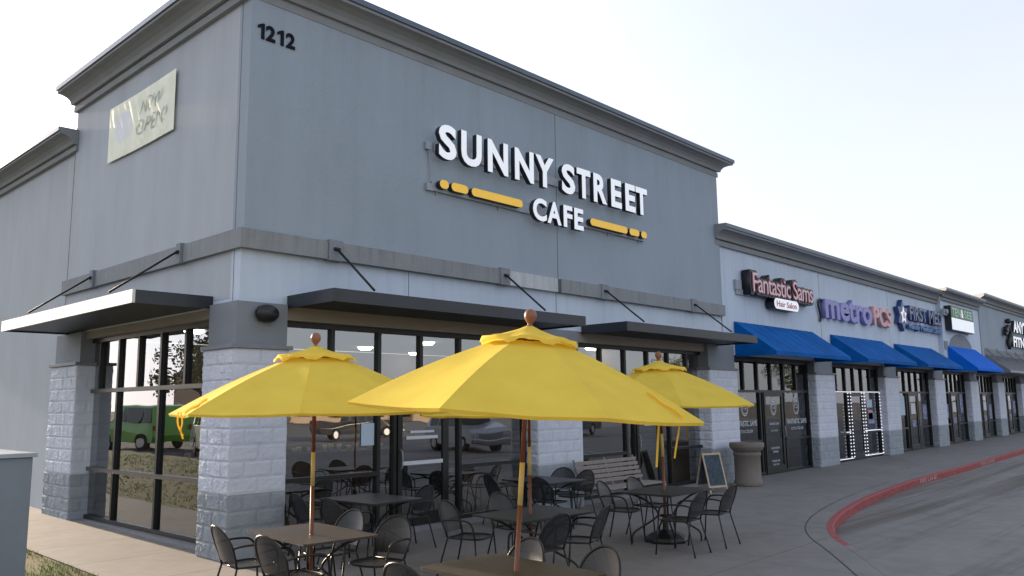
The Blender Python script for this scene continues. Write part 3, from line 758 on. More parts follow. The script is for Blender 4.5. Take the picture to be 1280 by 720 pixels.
def add_runs(mname, ztop, length, amt, sc_=2.2, off=0):
    m = M[mname]; n = m.node_tree; b = [x for x in n.nodes if x.type == 'BSDF_PRINCIPLED'][0]
    src = b.inputs['Base Color'].links[0].from_socket
    g_ = n.nodes.new('ShaderNodeNewGeometry'); mp = n.nodes.new('ShaderNodeMapping'); mp.inputs['Scale'].default_value = (sc_*3, sc_*3, .22); n.links.new(g_.outputs['Position'], mp.inputs[0])
    no = n.nodes.new('ShaderNodeTexNoise'); no.inputs['Scale'].default_value = 1; no.inputs['Detail'].default_value = 5; n.links.new(mp.outputs[0], no.inputs['Vector'])
    cr = n.nodes.new('ShaderNodeValToRGB'); n.links.new(no.outputs['Fac'], cr.inputs[0]); cr.color_ramp.elements[0].position = .5; cr.color_ramp.elements[1].position = .72
    sp = n.nodes.new('ShaderNodeSeparateXYZ'); n.links.new(g_.outputs['Position'], sp.inputs[0])
    mr = n.nodes.new('ShaderNodeMapRange'); n.links.new(sp.outputs[2], mr.inputs['Value']); mr.inputs['From Min'].default_value = ztop-length; mr.inputs['From Max'].default_value = ztop; mr.inputs['To Min'].default_value = .25*amt; mr.inputs['To Max'].default_value = amt
    mu = n.nodes.new('ShaderNodeMath'); mu.operation = 'MULTIPLY'; n.links.new(cr.outputs[0], mu.inputs[0]); n.links.new(mr.outputs[0], mu.inputs[1])
    mx = n.nodes.new('ShaderNodeMixRGB'); mx.blend_type = 'MULTIPLY'; n.links.new(mu.outputs[0], mx.inputs[0]); n.links.new(src, mx.inputs[1]); mx.inputs[2].default_value = (.55, .55, .54, 1)
    n.links.new(mx.outputs[0], b.inputs['Base Color'])
add_runs('stucco_dark', 7.5, 2.2, .15); add_runs('stucco_light', 3.95, 1.0, .22); add_runs('stucco_side', 7.5, 3.0, .16, 1.5); add_runs('band', 4.2, .3, .5, 4); add_runs('primer', 4.2, .3, .6, 8)
# ------------------------------------------------------------------ shops row
shop = tag(empty('shop_building', (13, 0, 0)), 'long pale blue-grey row of shops with blue awnings and stepped cornices', 'building')
def S_(bm):     # shift to parent space
    for v in bm.verts: v.co.x -= 13
    return bm
def sobj(n_, bm, m_, p=None): return obj(n_, S_(bm), m_, p or shop)
bm = B(); box(bm, 13.021, 31.0, .003, .3, 3.0, 5.9); sobj('wall', bm, 'stucco_light')
bm = B(); box(bm, 31.0, 36.8, -.18, .3, 3.0, 6.0); sobj('wall', bm, 'stucco_light')
bm = B(); box(bm, 36.8, 56, -.22, .3, 3.0, 6.3); sobj('wall', bm, 'stucco_dark')
bm = B(); box(bm, 56, 75, .003, .3, 3.0, 6.0); sobj('wall', bm, 'stucco_light')
bm = B(); box(bm, 13, 75, 8, 8.3, -.2, 6); box(bm, 13.3, 75, .3, 8, 5.4, 5.5); sobj('rear_wall', bm, 'stucco_light')
bm = B(); box(bm, 19.12, 19.13, -.0, .01, 3.1, 5.7); box(bm, 25.2, 25.21, -.0, .01, 3.1, 5.7); sobj('control_joint', bm, 'joint')
bm = B(); cornice(bm, FR, 12.72, 30.98, 5.73, .50); sobj('cornice', bm, ['cornice', 'coping'])
T2 = lambda u, w_, z: (u, -w_-.18, z)
bm = B(); cornice(bm, T2, 31.0, 36.78, 5.88, .46, s0=1, s1=0); sobj('cornice', bm, ['cornice', 'coping'])
T3 = lambda u, w_, z: (u, -w_-.22, z)
bm = B(); cornice(bm, T3, 36.8, 56, 6.18, .46, s0=1, s1=1); sobj('cornice', bm, ['cornice', 'coping'])
bm = B(); cornice(bm, FR, 56, 75, 5.83, .46); sobj('cornice', bm, ['cornice', 'coping'])
# arch relief over the bright awning
bm = B(); pts = [(31.55, 3.86)]+[(33.45+1.75*math.cos(math.pi-math.pi*k/16), 3.9+.68*math.sin(math.pi*k/16)) for k in range(17)]+[(35.35, 3.86)]
prism(bm, pts, 1, -.2, -.17); sobj('arch_panel', bm, 'pier_grey')
bm = B(); box(bm, 31.05, 31.5, -.21, -.17, 3.85, 4.2); sobj('arch_panel', bm, 'pier_grey')
PX = [(18.2, 19.6), (24.0, 25.35), (29.62, 30.95), (34.75, 36.05), (39.6, 40.85), (44.5, 45.7), (49.3, 50.5), (54.2, 55.5), (60, 61.3), (66, 67.3)]
pe = empty('pillar_group_tmp')
for a, b in PX:
    z0 = g((a+b)/2, 0)
    for o in [1]:
        bm = B(); masonry(bm, a, b, -.12, .35, z0, 4, 'LF'); box(bm, a+.02, b-.02, -.1, .3, z0-.3, z0); sobj('pillar_base', bm, 'block_dark')
        n = 9; ch = (2.6-(z0+4*.2077))/n
        bm = B(); masonry(bm, a, b, -.12, .35, z0+4*.2077, n, 'LF', ch); sobj('pillar_shaft', bm, 'block_light')
        bm = B(); box(bm, a-.04, b+.04, -.16, .36, 2.602, 2.655); sobj('pillar_cap', bm, 'cap')
        bm = B(); box(bm, a+.06, b-.004, -.06, .34, 2.656, 3.02); sobj('pier', bm, 'pier_grey')
bpy.data.objects.remove(pe)
edges = [13.42]+[v for p in PX for v in p]+[72]
storefronts = []
for i in range(0, len(edges)-1, 2):
    a, b = edges[i], edges[i+1]; W = b-a; z0 = g((a+b)/2, 0)+.02
    d0, d1 = a+W*.385, a+W*.62
    us = [(a+W*t, 2.1, 2.9) for t in (.17, .335, .5, .665, .83)]+[(d0-.17, z0, 2.1), (d0-.03, z0, 2.1), (d1+.03, z0, 2.1), (d1+.17, z0, 2.1)]
    def Ts(u, w_, z): return (u-13, -w_, z)
    o = window(shop, Ts, a, b, z0, 2.95, us=us, zs=[(2.1, a+.06, b-.06), (.80, a+.06, d0-.17), (.80, d1+.17, b-.06)], glass='glass_shop', rec=-.12)
    dd = door(shop, Ts, d0, d1, z0, 2.07, rec=-.10, glass='glass_shop')
    storefronts.append((a, b, d0, d1, o, dd, Ts, z0))
    bm = B(); box(bm, a, b, .29, 7.9, z0-.1, z0); sobj('interior_floor', bm, 'int_floor')
    bm = B(); box(bm, a-.1, a-.02, .3, 6, z0, 3.0); box(bm, b+.02, b+.1, .3, 6, z0, 3.0); box(bm, a, b, 5.9, 6, z0, 3); sobj('interior_wall', bm, 'int_wall')
    bm = B(); box(bm, a-.2, b+.2, .27, 6, 3.0, 3.05); sobj('interior_ceiling', bm, 'int_ceil')
    bm = B(); box(bm, a, b, .02, .28, 2.952, 2.998); sobj('lintel', bm, 'bronze')
# blue awnings
def awning(x0, x1, zt, zb, out, mat, y0=0, label=None):
    bm = B()
    sl = .12
    # sloping top, side triangles, small valance; sheets with thickness
    prism(bm, [(y0-.01, zt), (-out, zb+.1), (-out, zb), (-out+.02, zb), (-out+.02, zb+.09), (y0-.01, zt-.03)], 0, x0, x1)
    for a in (x0, x1-.02):
        prism(bm, [(y0-.01, zt-.035), (-out+.02, zb+.085), (-out+.02, zb), (y0-.01, zb)], 0, a+.001, a+.019)
    o = sobj('awning', bm, mat)
    sm = B(); L_ = math.hypot(out-.1, zt-zb-.1)
    for i in range(1, int((x1-x0)/.55)+1):
        x = x0+(x1-x0)*i/(int((x1-x0)/.55)+1)
        prism(sm, [(y0-.012, zt+.006), (-out-.001, zb+.104), (-out-.001, zb+.09), (y0-.012, zt-.01)], 0, x-.008, x+.008)
    S_(sm); obj('seam', sm, mat, o)
    fr = B(); n = int((x1-x0)/.6)
    for i in range(1, n):
        x = x0+(x1-x0)*i/n; tube(fr, [(x, y0-.03, zt-.05), (x, -out+.04, zb+.06)], .012, 5)
    S_(fr); obj('awning_frame', fr, 'rod', o)
    if label: o['label'] = label
    return o
awning(13.6, 18.4, 3.86, 2.96, 1.1, 'blue_awning')
awning(19.75, 24.3, 3.86, 2.96, 1.1, 'blue_awning')
awning(25.5, 29.9, 3.84, 2.96, 1.1, 'blue_awning')
awning(31.45, 35.7, 4.02, 2.96, 1.25, 'blue_awning_bright', -.18, 'brighter blue awning with an arch above it')
# grey metal awning
bm = B(); prism(bm, [(-.23, 3.85), (-1.2, 3.1), (-1.2, 3.0), (-.23, 3.0)], 0, 37.2, 55.8)
for i in range(47): 
    x = 37.2+i*.4; prism(bm, [(-.23, 3.89), (-1.22, 3.13), (-1.22, 3.1), (-.23, 3.86)], 0, x, x+.03)
sobj('metal_awning', bm, 'seam_metal')
bm = B()
for i in range(10):
    x = 37.6+i*1.9; tube(bm, [(x, -.24, 4.1), (x, -.7, 3.6)], .02, 5); box(bm, x-.06, x+.06, -.25, -.22, 4.0, 4.2)
box(bm, 37.2, 55.8, -.235, -.22, 3.9, 4.15); sobj('awning_bracket', bm, 'cap')

# window lettering of the first shop
def decal_oval(T, u, z, rx, rz, rec):
    bm = B(); n = 32
    for k in range(n):
        a, b = 2*math.pi*k/n, 2*math.pi*(k+1)/n
        for s0, s1 in ((1, .90), (.80, .74)):
            vs = [T(u+rx*s*math.cos(t), rec, z+rz*s*math.sin(t)) for t, s in ((a, s0), (b, s0), (b, s1), (a, s1))]
            bm.faces.new([bm.verts.new(v) for v in vs])
    return bm
def decal_text(T, s, u, z, w_, h, rec, off=0):
    b = text_bm(s, w_, h, .0008, off)
    xf(b, lambda x, y, zz: T(u-w_/2+x, rec-y, z+zz)); return b
a, b, d0, d1, o, dd, Ts, z0 = storefronts[0]
for (uc, par, rec, k) in ((a+W*0+(d0-.17-a)/2+.02, o, -.171, 1.0), ((d0+d1)/2, dd, -.118, .62), ((d1+.17+b)/2, o, -.171, 1.0)):
    obj('emblem', decal_oval(Ts, uc, 1.72, .2*(.8+.2*k), .26, rec), 'letter_white', par)
    obj('lettering', decal_text(Ts, 'FS', uc, 1.63, .2, .2, rec), 'letter_white', par)
    obj('lettering', decal_text(Ts, 'FANTASTIC SAMS', uc, 1.2, 1.3*k if k == 1 else .55, .14 if k == 1 else .06, rec, .01), 'letter_white', par)
    obj('lettering', decal_text(Ts, 'CUT & COLOR', uc, 1.03, .8*k if k == 1 else .4, .08 if k == 1 else .04, rec), 'letter_white', par)
for z, s, w_ in ((.56, 'SALON HOURS', .5), (.46, 'OPEN', .3), (.22, 'WALK INS', .46), (.12, 'WELCOME', .34)):
    obj('lettering', decal_text(Ts, s, (d0+d1)/2, z, w_, .055, -.118), 'letter_white', dd)
# light string round the second storefront
a, b, d0, d1, o, dd, Ts, z0 = storefronts[1]
bm = B(); cnt = 0
def bulbs(u0, z0_, u1, z1_):
    L = math.hypot(u1-u0, z1_-z0_); n = int(L/.105)
    for i in range(n+1):
        t = i/max(1, n); p = Ts(u0+(u1-u0)*t, -.09, z0_+(z1_-z0_)*t)
        box(bm, p[0]-.016, p[0]+.016, p[1]-.012, p[1]+.012, p[2]-.016, p[2]+.016)
for u in (d0-.19, d0+.03, d1-.03, d1+.19, b-.06): bulbs(u, z0+.1, u, 2.06)
obj('light_string', bm, 'bulb', o)
bm = B()
for (u0, z1, u1) in ((a+.06, 2.1, b-.06), (a+.06, z0+.06, d0), (d1, z0+.08, b-.06), (d1+.05, .84, b-.06), (d0-.5, .84, d0-.1)):
    n = int((u1-u0)/.05)
    for i in range(n):
        p = Ts(u0+(u1-u0)*i/n, -.085, z1); box(bm, p[0]-.012, p[0]+.012, p[1]-.008, p[1]+.008, p[2]-.009, p[2]+.009)
obj('light_string', bm, 'bulb', o)
for (u, z, w_, h, mt) in ((b-.85, 1.72, .5, .26, 'paper'), (b-.8, 1.35, .4, .3, 'pink'), (b-.75, .98+.25, .6, .36, 'poster'), ((d0+d1)/2, 1.5, .3, .22, 'paper')):
    p = paper(Ts, u, z, w_, h, mt, -.17, o, 'poster')
for k in (2, 3, 4, 5, 6):
    a, b, d0, d1, o, dd, Ts, z0 = storefronts[k]
    for u in (a+.5, a+1.1, b-1.3, b-.6):
        if rnd.random() < .8:
            paper(Ts, u, rnd.uniform(1.2, 1.7), rnd.uniform(.35, .6), rnd.uniform(.4, .8), rnd.choice(['poster', 'poster', 'paper']), -.17, o, 'poster')
    paper(Ts, (d0+d1)/2, 1.5, .5, .4, 'letter_white', -.12, dd, 'poster')
    paper(Ts, (d0+d1)/2, .95, .4, .25, 'poster', -.12, dd, 'poster')

# ------------------------------------------------------------------ shop signs
def sign_root(name, x, z, label, y=-.02):
    return tag(empty(name, (x, y, z)), label, 'sign')
def put(b, root, X, Z, Y=0):
    xf(b, lambda x, y, z: (x+X-root.location.x, y+Y-root.location.y, z+Z-root.location.z)); return b
# hair salon
r_ = sign_root('salon_sign', 14.1, 4.6, 'black edged sign with pink Fantastic Sams script and small oval below')
obj('letter_back', put(text_bm('Fantastic Sams', 3.95, .66, .12, .075, shear=.0, face_mi=0, side_mi=0, space=.92), r_, 14.10, 4.58, -.03), 'sign_black', r_)
obj('letter_outline', put(text_bm('Fantastic Sams', 3.78, .54, .008, .028, face_mi=0, side_mi=0, space=.92), r_, 14.18, 4.64, -.275), 'sred', r_)
obj('letter_face', put(text_bm('Fantastic Sams', 3.74, .50, .006, -.004, space=.92), r_, 14.20, 4.66, -.293), 'spink', r_)
bm = B(); P_ = [(x-14.1, z-4.6) for x, z in pill(15.4, 16.95, 4.46, .145)]; prism(bm, P_, 1, -.26, .0); 
bm.normal_update()
for f in bm.faces: f.material_index = 0 if f.calc_center_median().y < -.25 else 1
obj('oval_panel', bm, ['white_face', 'sign_black'], r_)
obj('lettering', put(text_bm('Hair Salon', 1.25, .16, .002, .01), r_, 15.55, 4.38, -.284), 'sred', r_)
bm = B(); box(bm, -.35, 3.9, -.03, .018, -.03, .12); box(bm, -.4, -.1, -.05, .018, .1, .35); obj('raceway', bm, 'raceway', r_)
# phone shop
r_ = sign_root('phone_shop_sign', 19.0, 4.3, 'lower case purple letters followed by faded salmon PCS letters')
obj('letters', put(text_bm('metro', 3.95, .74, .07, .03), r_, 19.15, 4.32, -.02), 'purple', r_)
obj('letters', put(text_bm('PCS', 1.75, .66, .07, .03), r_, 23.3, 4.36, -.02), 'pink', r_)
bm = B(); tube(bm, smoothpath([(.25, -.03, .55), (-.1, -.06, .6), (-.2, -.05, .4), (0, -.04, .1), (-.05, -.03, -.1)], 2), .035, 6); obj('cable', bm, 'rod', r_)
# clinic
r_ = sign_root('clinic_sign', 25.7, 4.35, 'dark blue FIRST MED letters with a white star emblem')
obj('letters', put(text_bm('FIRST MED', 4.05, .56, .09, .04), r_, 26.95, 4.78, -.02), 'navy', r_)
obj('letter_face', put(text_bm('FIRST MED', 3.95, .50, .003, -.01), r_, 27.0, 4.81, -.205), 'raceway', r_)
obj('letters', put(text_bm('Family Medical Clinic', 4.0, .27, .07, .03), r_, 26.95, 4.40, -.02), 'skyblue', r_)
def star(n, ro, ri, rot=0): return [((ro if k % 2 == 0 else ri)*math.cos(rot+math.pi*k/n), (ro if k % 2 == 0 else ri)*math.sin(rot+math.pi*k/n)) for k in range(2*n)]
bm = B(); prism(bm, [(x*1.0+.55, z*.95+.55) for x, z in star(6, .62, .38, R(90))], 1, -.16, 0); obj('emblem', bm, 'navy', r_)
bm = B(); prism(bm, [(x+.55, z+.55) for x, z in star(5, .33, .16, R(90))], 1, -.185, -.162); obj('emblem', bm, 'white_face', r_)
bm = B(); prism(bm, [(.55+.08*math.cos(k), .55+.12*math.sin(k)) for k in [i*math.pi/6 for i in range(12)]], 1, -.2, -.186); obj('emblem', bm, 'pink', r_)
# green and white cabinet
r_ = sign_root('cabinet_sign', 31.4, 4.65, 'green over white box sign on the stepped wall', -.2)
bm = B(); box(bm, .0, 3.4, -.24, .0, 0, 1.02); obj('sign_box', bm, 'sign_black', r_)
bm = B(); box(bm, .04, 3.36, -.25, -.242, .03, .52); obj('white_panel', bm, 'white_face', r_)
bm = B(); box(bm, .04, 3.36, -.25, -.242, .54, .99); obj('green_panel', bm, 'green_sign', r_)
obj('lettering', put(text_bm('TEN', 1.25, .34, .003, .02), r_, 31.55, 5.25, -.452), 'pale_green', r_)
obj('lettering', put(text_bm('&', .3, .36, .003, .02), r_, 32.9, 5.24, -.452), 'white_face', r_)
obj('lettering', put(text_bm('SEE', 1.2, .34, .003, .02), r_, 33.35, 5.25, -.452), 'pale_green', r_)
bm = B(); box(bm, -.5, -.05, -.12, 0, .6, .85); tube(bm, [(-.25, -.2, .75), (-.25, -.1, .75)], .1, 10); obj('conduit', bm, 'raceway', r_)
# gym
r_ = sign_root('gym_sign', 40.7, 4.35, 'white ANYTIME FITNESS letters with a running figure on the darker wall', -.24)
obj('letters', put(text_bm('ANYTIME', 4.6, .62, .08, .04, shear=.1, face_mi=0, side_mi=1), r_, 42.5, 5.18, -.26), ['white_face', 'sign_black'], r_)
obj('letters', put(text_bm('FITNESS', 4.2, .55, .08, .04, shear=.1, face_mi=0, side_mi=1), r_, 42.2, 4.42, -.26), ['white_face', 'sign_black'], r_)
bm = B()
for pts, rr in (([(.9, 1.1), (.5, .8), (.15, .95)], .09), ([(.9, 1.1), (1.2, .7), (1.0, .2)], .12), ([(.8, .9), (.3, .6), (.05, .75)], .08), ([(1.0, .5), (.7, .2), (.85, -.05)], .09)):
    tube(bm, smoothpath([(x, -.12, z) for x, z in pts], 1), rr, 8)
bmesh.ops.create_uvsphere(bm, u_segments=12, v_segments=8, radius=.14, matrix=Matrix.Translation((1.05, -.12, 1.35)))
obj('running_figure', bm, 'sign_black', r_)

# ------------------------------------------------------------------ furniture
def grid_uv(bm, fn, nu, nv):
    uvl = bm.loops.layers.uv.verify(); V = [[None]*(nv+1) for _ in range(nu+1)]; UV = {}
    for i in range(nu+1):
        for j in range(nv+1):
            p, t = fn(i/nu, j/nv); v = bm.verts.new(p); V[i][j] = v; UV[v] = t
    for i in range(nu):
        for j in range(nv):
            try:
                f = bm.faces.new((V[i][j], V[i+1][j], V[i+1][j+1], V[i][j+1])); f.smooth = True
                for l in f.loops: l[uvl].uv = UV[l.vert]
            except ValueError: pass
def back_hw(z):       # half width of the arched back at height z
    if z < .60: return .175+.045*(z-.40)/.20 if z > .40 else .175
    t = (z-.60)/.215
    return .22*math.sqrt(max(0, 1-t*t))
def back_y(z): return -.215-.13*max(0, (z-.42))/.38
def make_chair():
    root = empty('metal_chair')
    H = .815
    # back panel, curved round the sitter
    bm = B()
    def fn(a, b):
        z = .47+(H-.006-.47)*b; hw = back_hw(z); u = (a*2-1)*hw
        return (u, back_y(z)-.035*(1-(u/.22)**2)+.02, z), (u, z)
    grid_uv(bm, fn, 14, 18)
    obj('backrest', bm, 'mesh', root, recalc=False)
    pts = []
    for k in range(25):
        a = math.pi*k/24; z = .60+.215*math.sin(a); u = .222*math.cos(a)
        pts.append((u, back_y(z)-.035*(1-(u/.222)**2)+.02, z))
    pts = [(.185, -.205, .42), (.20, -.222, .5)]+pts+[(-.20, -.222, .5), (-.185, -.205, .42)]
    bm = B(); tube(bm, pts, .0115, 7); obj('back_frame', bm, 'black', root)
    # seat
    bm = B()
    def fs(a, b):
        y = -.20+.41*b; hw = .185+.04*math.sin(math.pi*min(1, b*1.2)*.5); 
        if b > .8: hw *= math.sqrt(max(.02, 1-((b-.8)/.24)**2))
        u = (a*2-1)*hw
        return (u, y, .425-.018*(1-(u/.225)**2)*(1-abs(b-.5))), (u, y)
    grid_uv(bm, fs, 12, 14)
    obj('seat', bm, 'mesh', root, recalc=False)
    ring = [(-.185, -.20, .425), (-.225, 0, .425), (-.225, .10, .425), (-.18, .19, .42), (-.06, .215, .418), (.06, .215, .418), (.18, .19, .42), (.225, .10, .425), (.225, 0, .425), (.185, -.20, .425)]
    bm = B(); tube(bm, smoothpath(ring, 1), .0105, 7); tube(bm, [(-.185, -.20, .425), (.185, -.20, .425)], .009, 6); obj('seat_frame', bm, 'black', root)
    for s in (-1, 1):
        # arm and front leg in one bent tube; split into two parts where the seat is
        arm = smoothpath([(s*.212, -.262, .61), (s*.245, -.18, .635), (s*.265, .06, .635), (s*.268, .14, .60), (s*.262, .165, .52), (s*.252, .175, .43)], 2)
        bm = B(); tube(bm, arm, .0115, 7); obj('armrest', bm, 'black', root)
        bm = B(); tube(bm, [(s*.252, .175, .43), (s*.27, .215, .012)], .0105, 7); tube(bm, [(s*.27, .215, .012), (s*.2705, .216, 0)], .014, 7); obj('leg', bm, 'black', root)
        bm = B(); tube(bm, smoothpath([(s*.187, -.20, .44), (s*.205, -.235, .30), (s*.235, -.31, .012)], 1), .0105, 7); tube(bm, [(s*.235, -.31, .012), (s*.2355, -.312, 0)], .014, 7); obj('leg', bm, 'black', root)
    return root
def rect_top(bm, w_, l, t, r=.03):
    pts = []
    for cx, cy, a0 in ((w_/2-r, l/2-r, 0), (-w_/2+r, l/2-r, 90), (-w_/2+r, -l/2+r, 180), (w_/2-r, -l/2+r, 270)):
        for k in range(5): a = R(a0+90*k/4); pts.append((cx+r*math.cos(a), cy+r*math.sin(a)))
    prism(bm, pts, 2, .71-t, .71)
def make_table(w_=.78, l=1.22, mat='tabletop'):
    root = empty('metal_table')
    bm = B(); rect_top(bm, w_, l, .022); obj('table_top', bm, mat, root)
    bm = B(); tube(bm, [(w_/2*.8*sx, l/2*.85*sy, .68) for sx, sy in ((1, 1), (-1, 1), (-1, -1), (1, -1))], .012, 6, closed=True); tube(bm, [(.09*math.cos(a), .09*math.sin(a), .36) for a in [i*math.pi/6 for i in range(12)]], .012, 6, closed=True)
    obj('apron', bm, 'black', root)
    for sx, sy in ((1, 1), (-1, 1), (-1, -1), (1, -1)):
        pts = smoothpath([(sx*.34, sy*.36, 0), (sx*.34, sy*.36, .11), (sx*.30, sy*.32, .17), (sx*.08, sy*.09, .34), (sx*.075, sy*.08, .42), (sx*.18, sy*.26, .60), (sx*w_*.36, sy*l*.40, .685)], 2)
        bm = B(); tube(bm, pts, .0135, 7); obj('leg', bm, 'black', root)
    return root
chair0 = make_chair()
used = [False]
def place_chair(x, y, fx, fy, label, z=None, group='black mesh chairs on the terrace', rz=None, top=True):
    d = Vector((fx, fy)).normalized()
    if top: x += d.x*.33; y += d.y*.33
    c = chair0 if not used[0] else copy_tree(chair0)
    used[0] = True
    c.location = (x, y, g(x, y) if z is None else z); c.rotation_euler = (0, 0, math.atan2(-d.x, d.y) if rz is None else rz)
    tag(c, label, 'chair', group); return c
tb0 = make_table(); tb1 = make_table(.85, 1.15, 'tabletop_dark')
def place_table(t, x, y, rz, label):
    t.location = (x, y, g(x, y)); t.rotation_euler = (0, 0, rz); tag(t, label, 'table', 'metal tables on the terrace')
T1, T2_, T3_, T4_, T5_, T6_ = (-.70, -2.86), (-.79, -5.63), (4.70, -3.48), (1.74, -3.62), (1.52, -.90), (4.95, -1.0)
place_table(tb0, *T1, R(-5), 'brown-topped table under the left yellow umbrella')
place_table(copy_tree(tb0), *T2_, R(-3), 'brown-topped table under the large front yellow umbrella')
place_table(tb1, *T3_, R(92), 'black table under the right yellow umbrella')
place_table(copy_tree(tb1), *T4_, R(86), 'black table behind the front umbrella pole, holding the second pole')
place_table(copy_tree(tb1), *T5_, R(2), 'black table against the window nearest the corner, without umbrella')
place_table(copy_tree(tb1), *T6_, R(-4), 'black table in front of the block pillar between the windows')
place_chair(-1.43, -2.38, 1, -.12, 'leftmost black mesh chair, beside the corner pillar')
place_chair(-1.46, -3.30, 1, .05, 'black mesh chair second from the left, tucked to the brown table')
place_chair(.10, -2.45, -1, -.1, 'sunlit mesh chair behind the far end of the left brown table')
place_chair(.06, -3.24, -1, -.25, 'sunlit mesh chair at the right corner of the left brown table')
place_chair(-1.50, -5.20, 1, .1, 'mesh chair at the bottom edge left of the front table')
place_chair(-.12, -5.22, -1, .1, 'mesh chair just right of the front umbrella pole')
place_chair(-.06, -5.95, -1, .15, 'mesh chair at the bottom edge right of the front table')
place_chair(1.30, -2.62, .35, -1, 'black chair seen from the left behind the middle black table')
place_chair(2.30, -2.52, -.05, -1, 'black chair behind the middle table, partly hidden by the front pole')
place_chair(1.26, -4.40, .05, 1, 'black chair just right of the second umbrella pole, backing the camera')
place_chair(2.10, -4.36, -.35, 1, 'black chair at the right end of the middle black table')
place_chair(4.35, -2.62, .25, -1, 'black chair at the left of the right umbrella table, nearest the bench')
place_chair(5.15, -2.62, .0, -1, 'black chair in front of the bench, behind the right umbrella table')
place_chair(4.12, -4.40, -.1, 1, 'black chair in front of the right umbrella table, near its black base')
place_chair(4.95, -4.38, -.1, 1, 'rightmost black chair, standing out from the right umbrella table')
place_chair(.66, -.45, 1, -.1, 'black chair next to the corner pillar by the window')
place_chair(.60, -1.27, 1, .05, 'black chair on the left of the window table, behind the left pole')
place_chair(2.40, -1.03, -1, .1, 'black chair on the right of the window table before the cafe door')
place_chair(4.22, -.45, 1, -.3, 'dark chair left of the table by the block pillar')
place_chair(4.25, -1.50, 1, .1, 'dark chair behind the two umbrella poles at the pillar table')
place_chair(5.95, -.60, -1, -.5, 'black chair with its back against the block pillar')
place_chair(5.78, -1.25, -1, .1, 'black chair at the pillar table nearest the wooden bench')

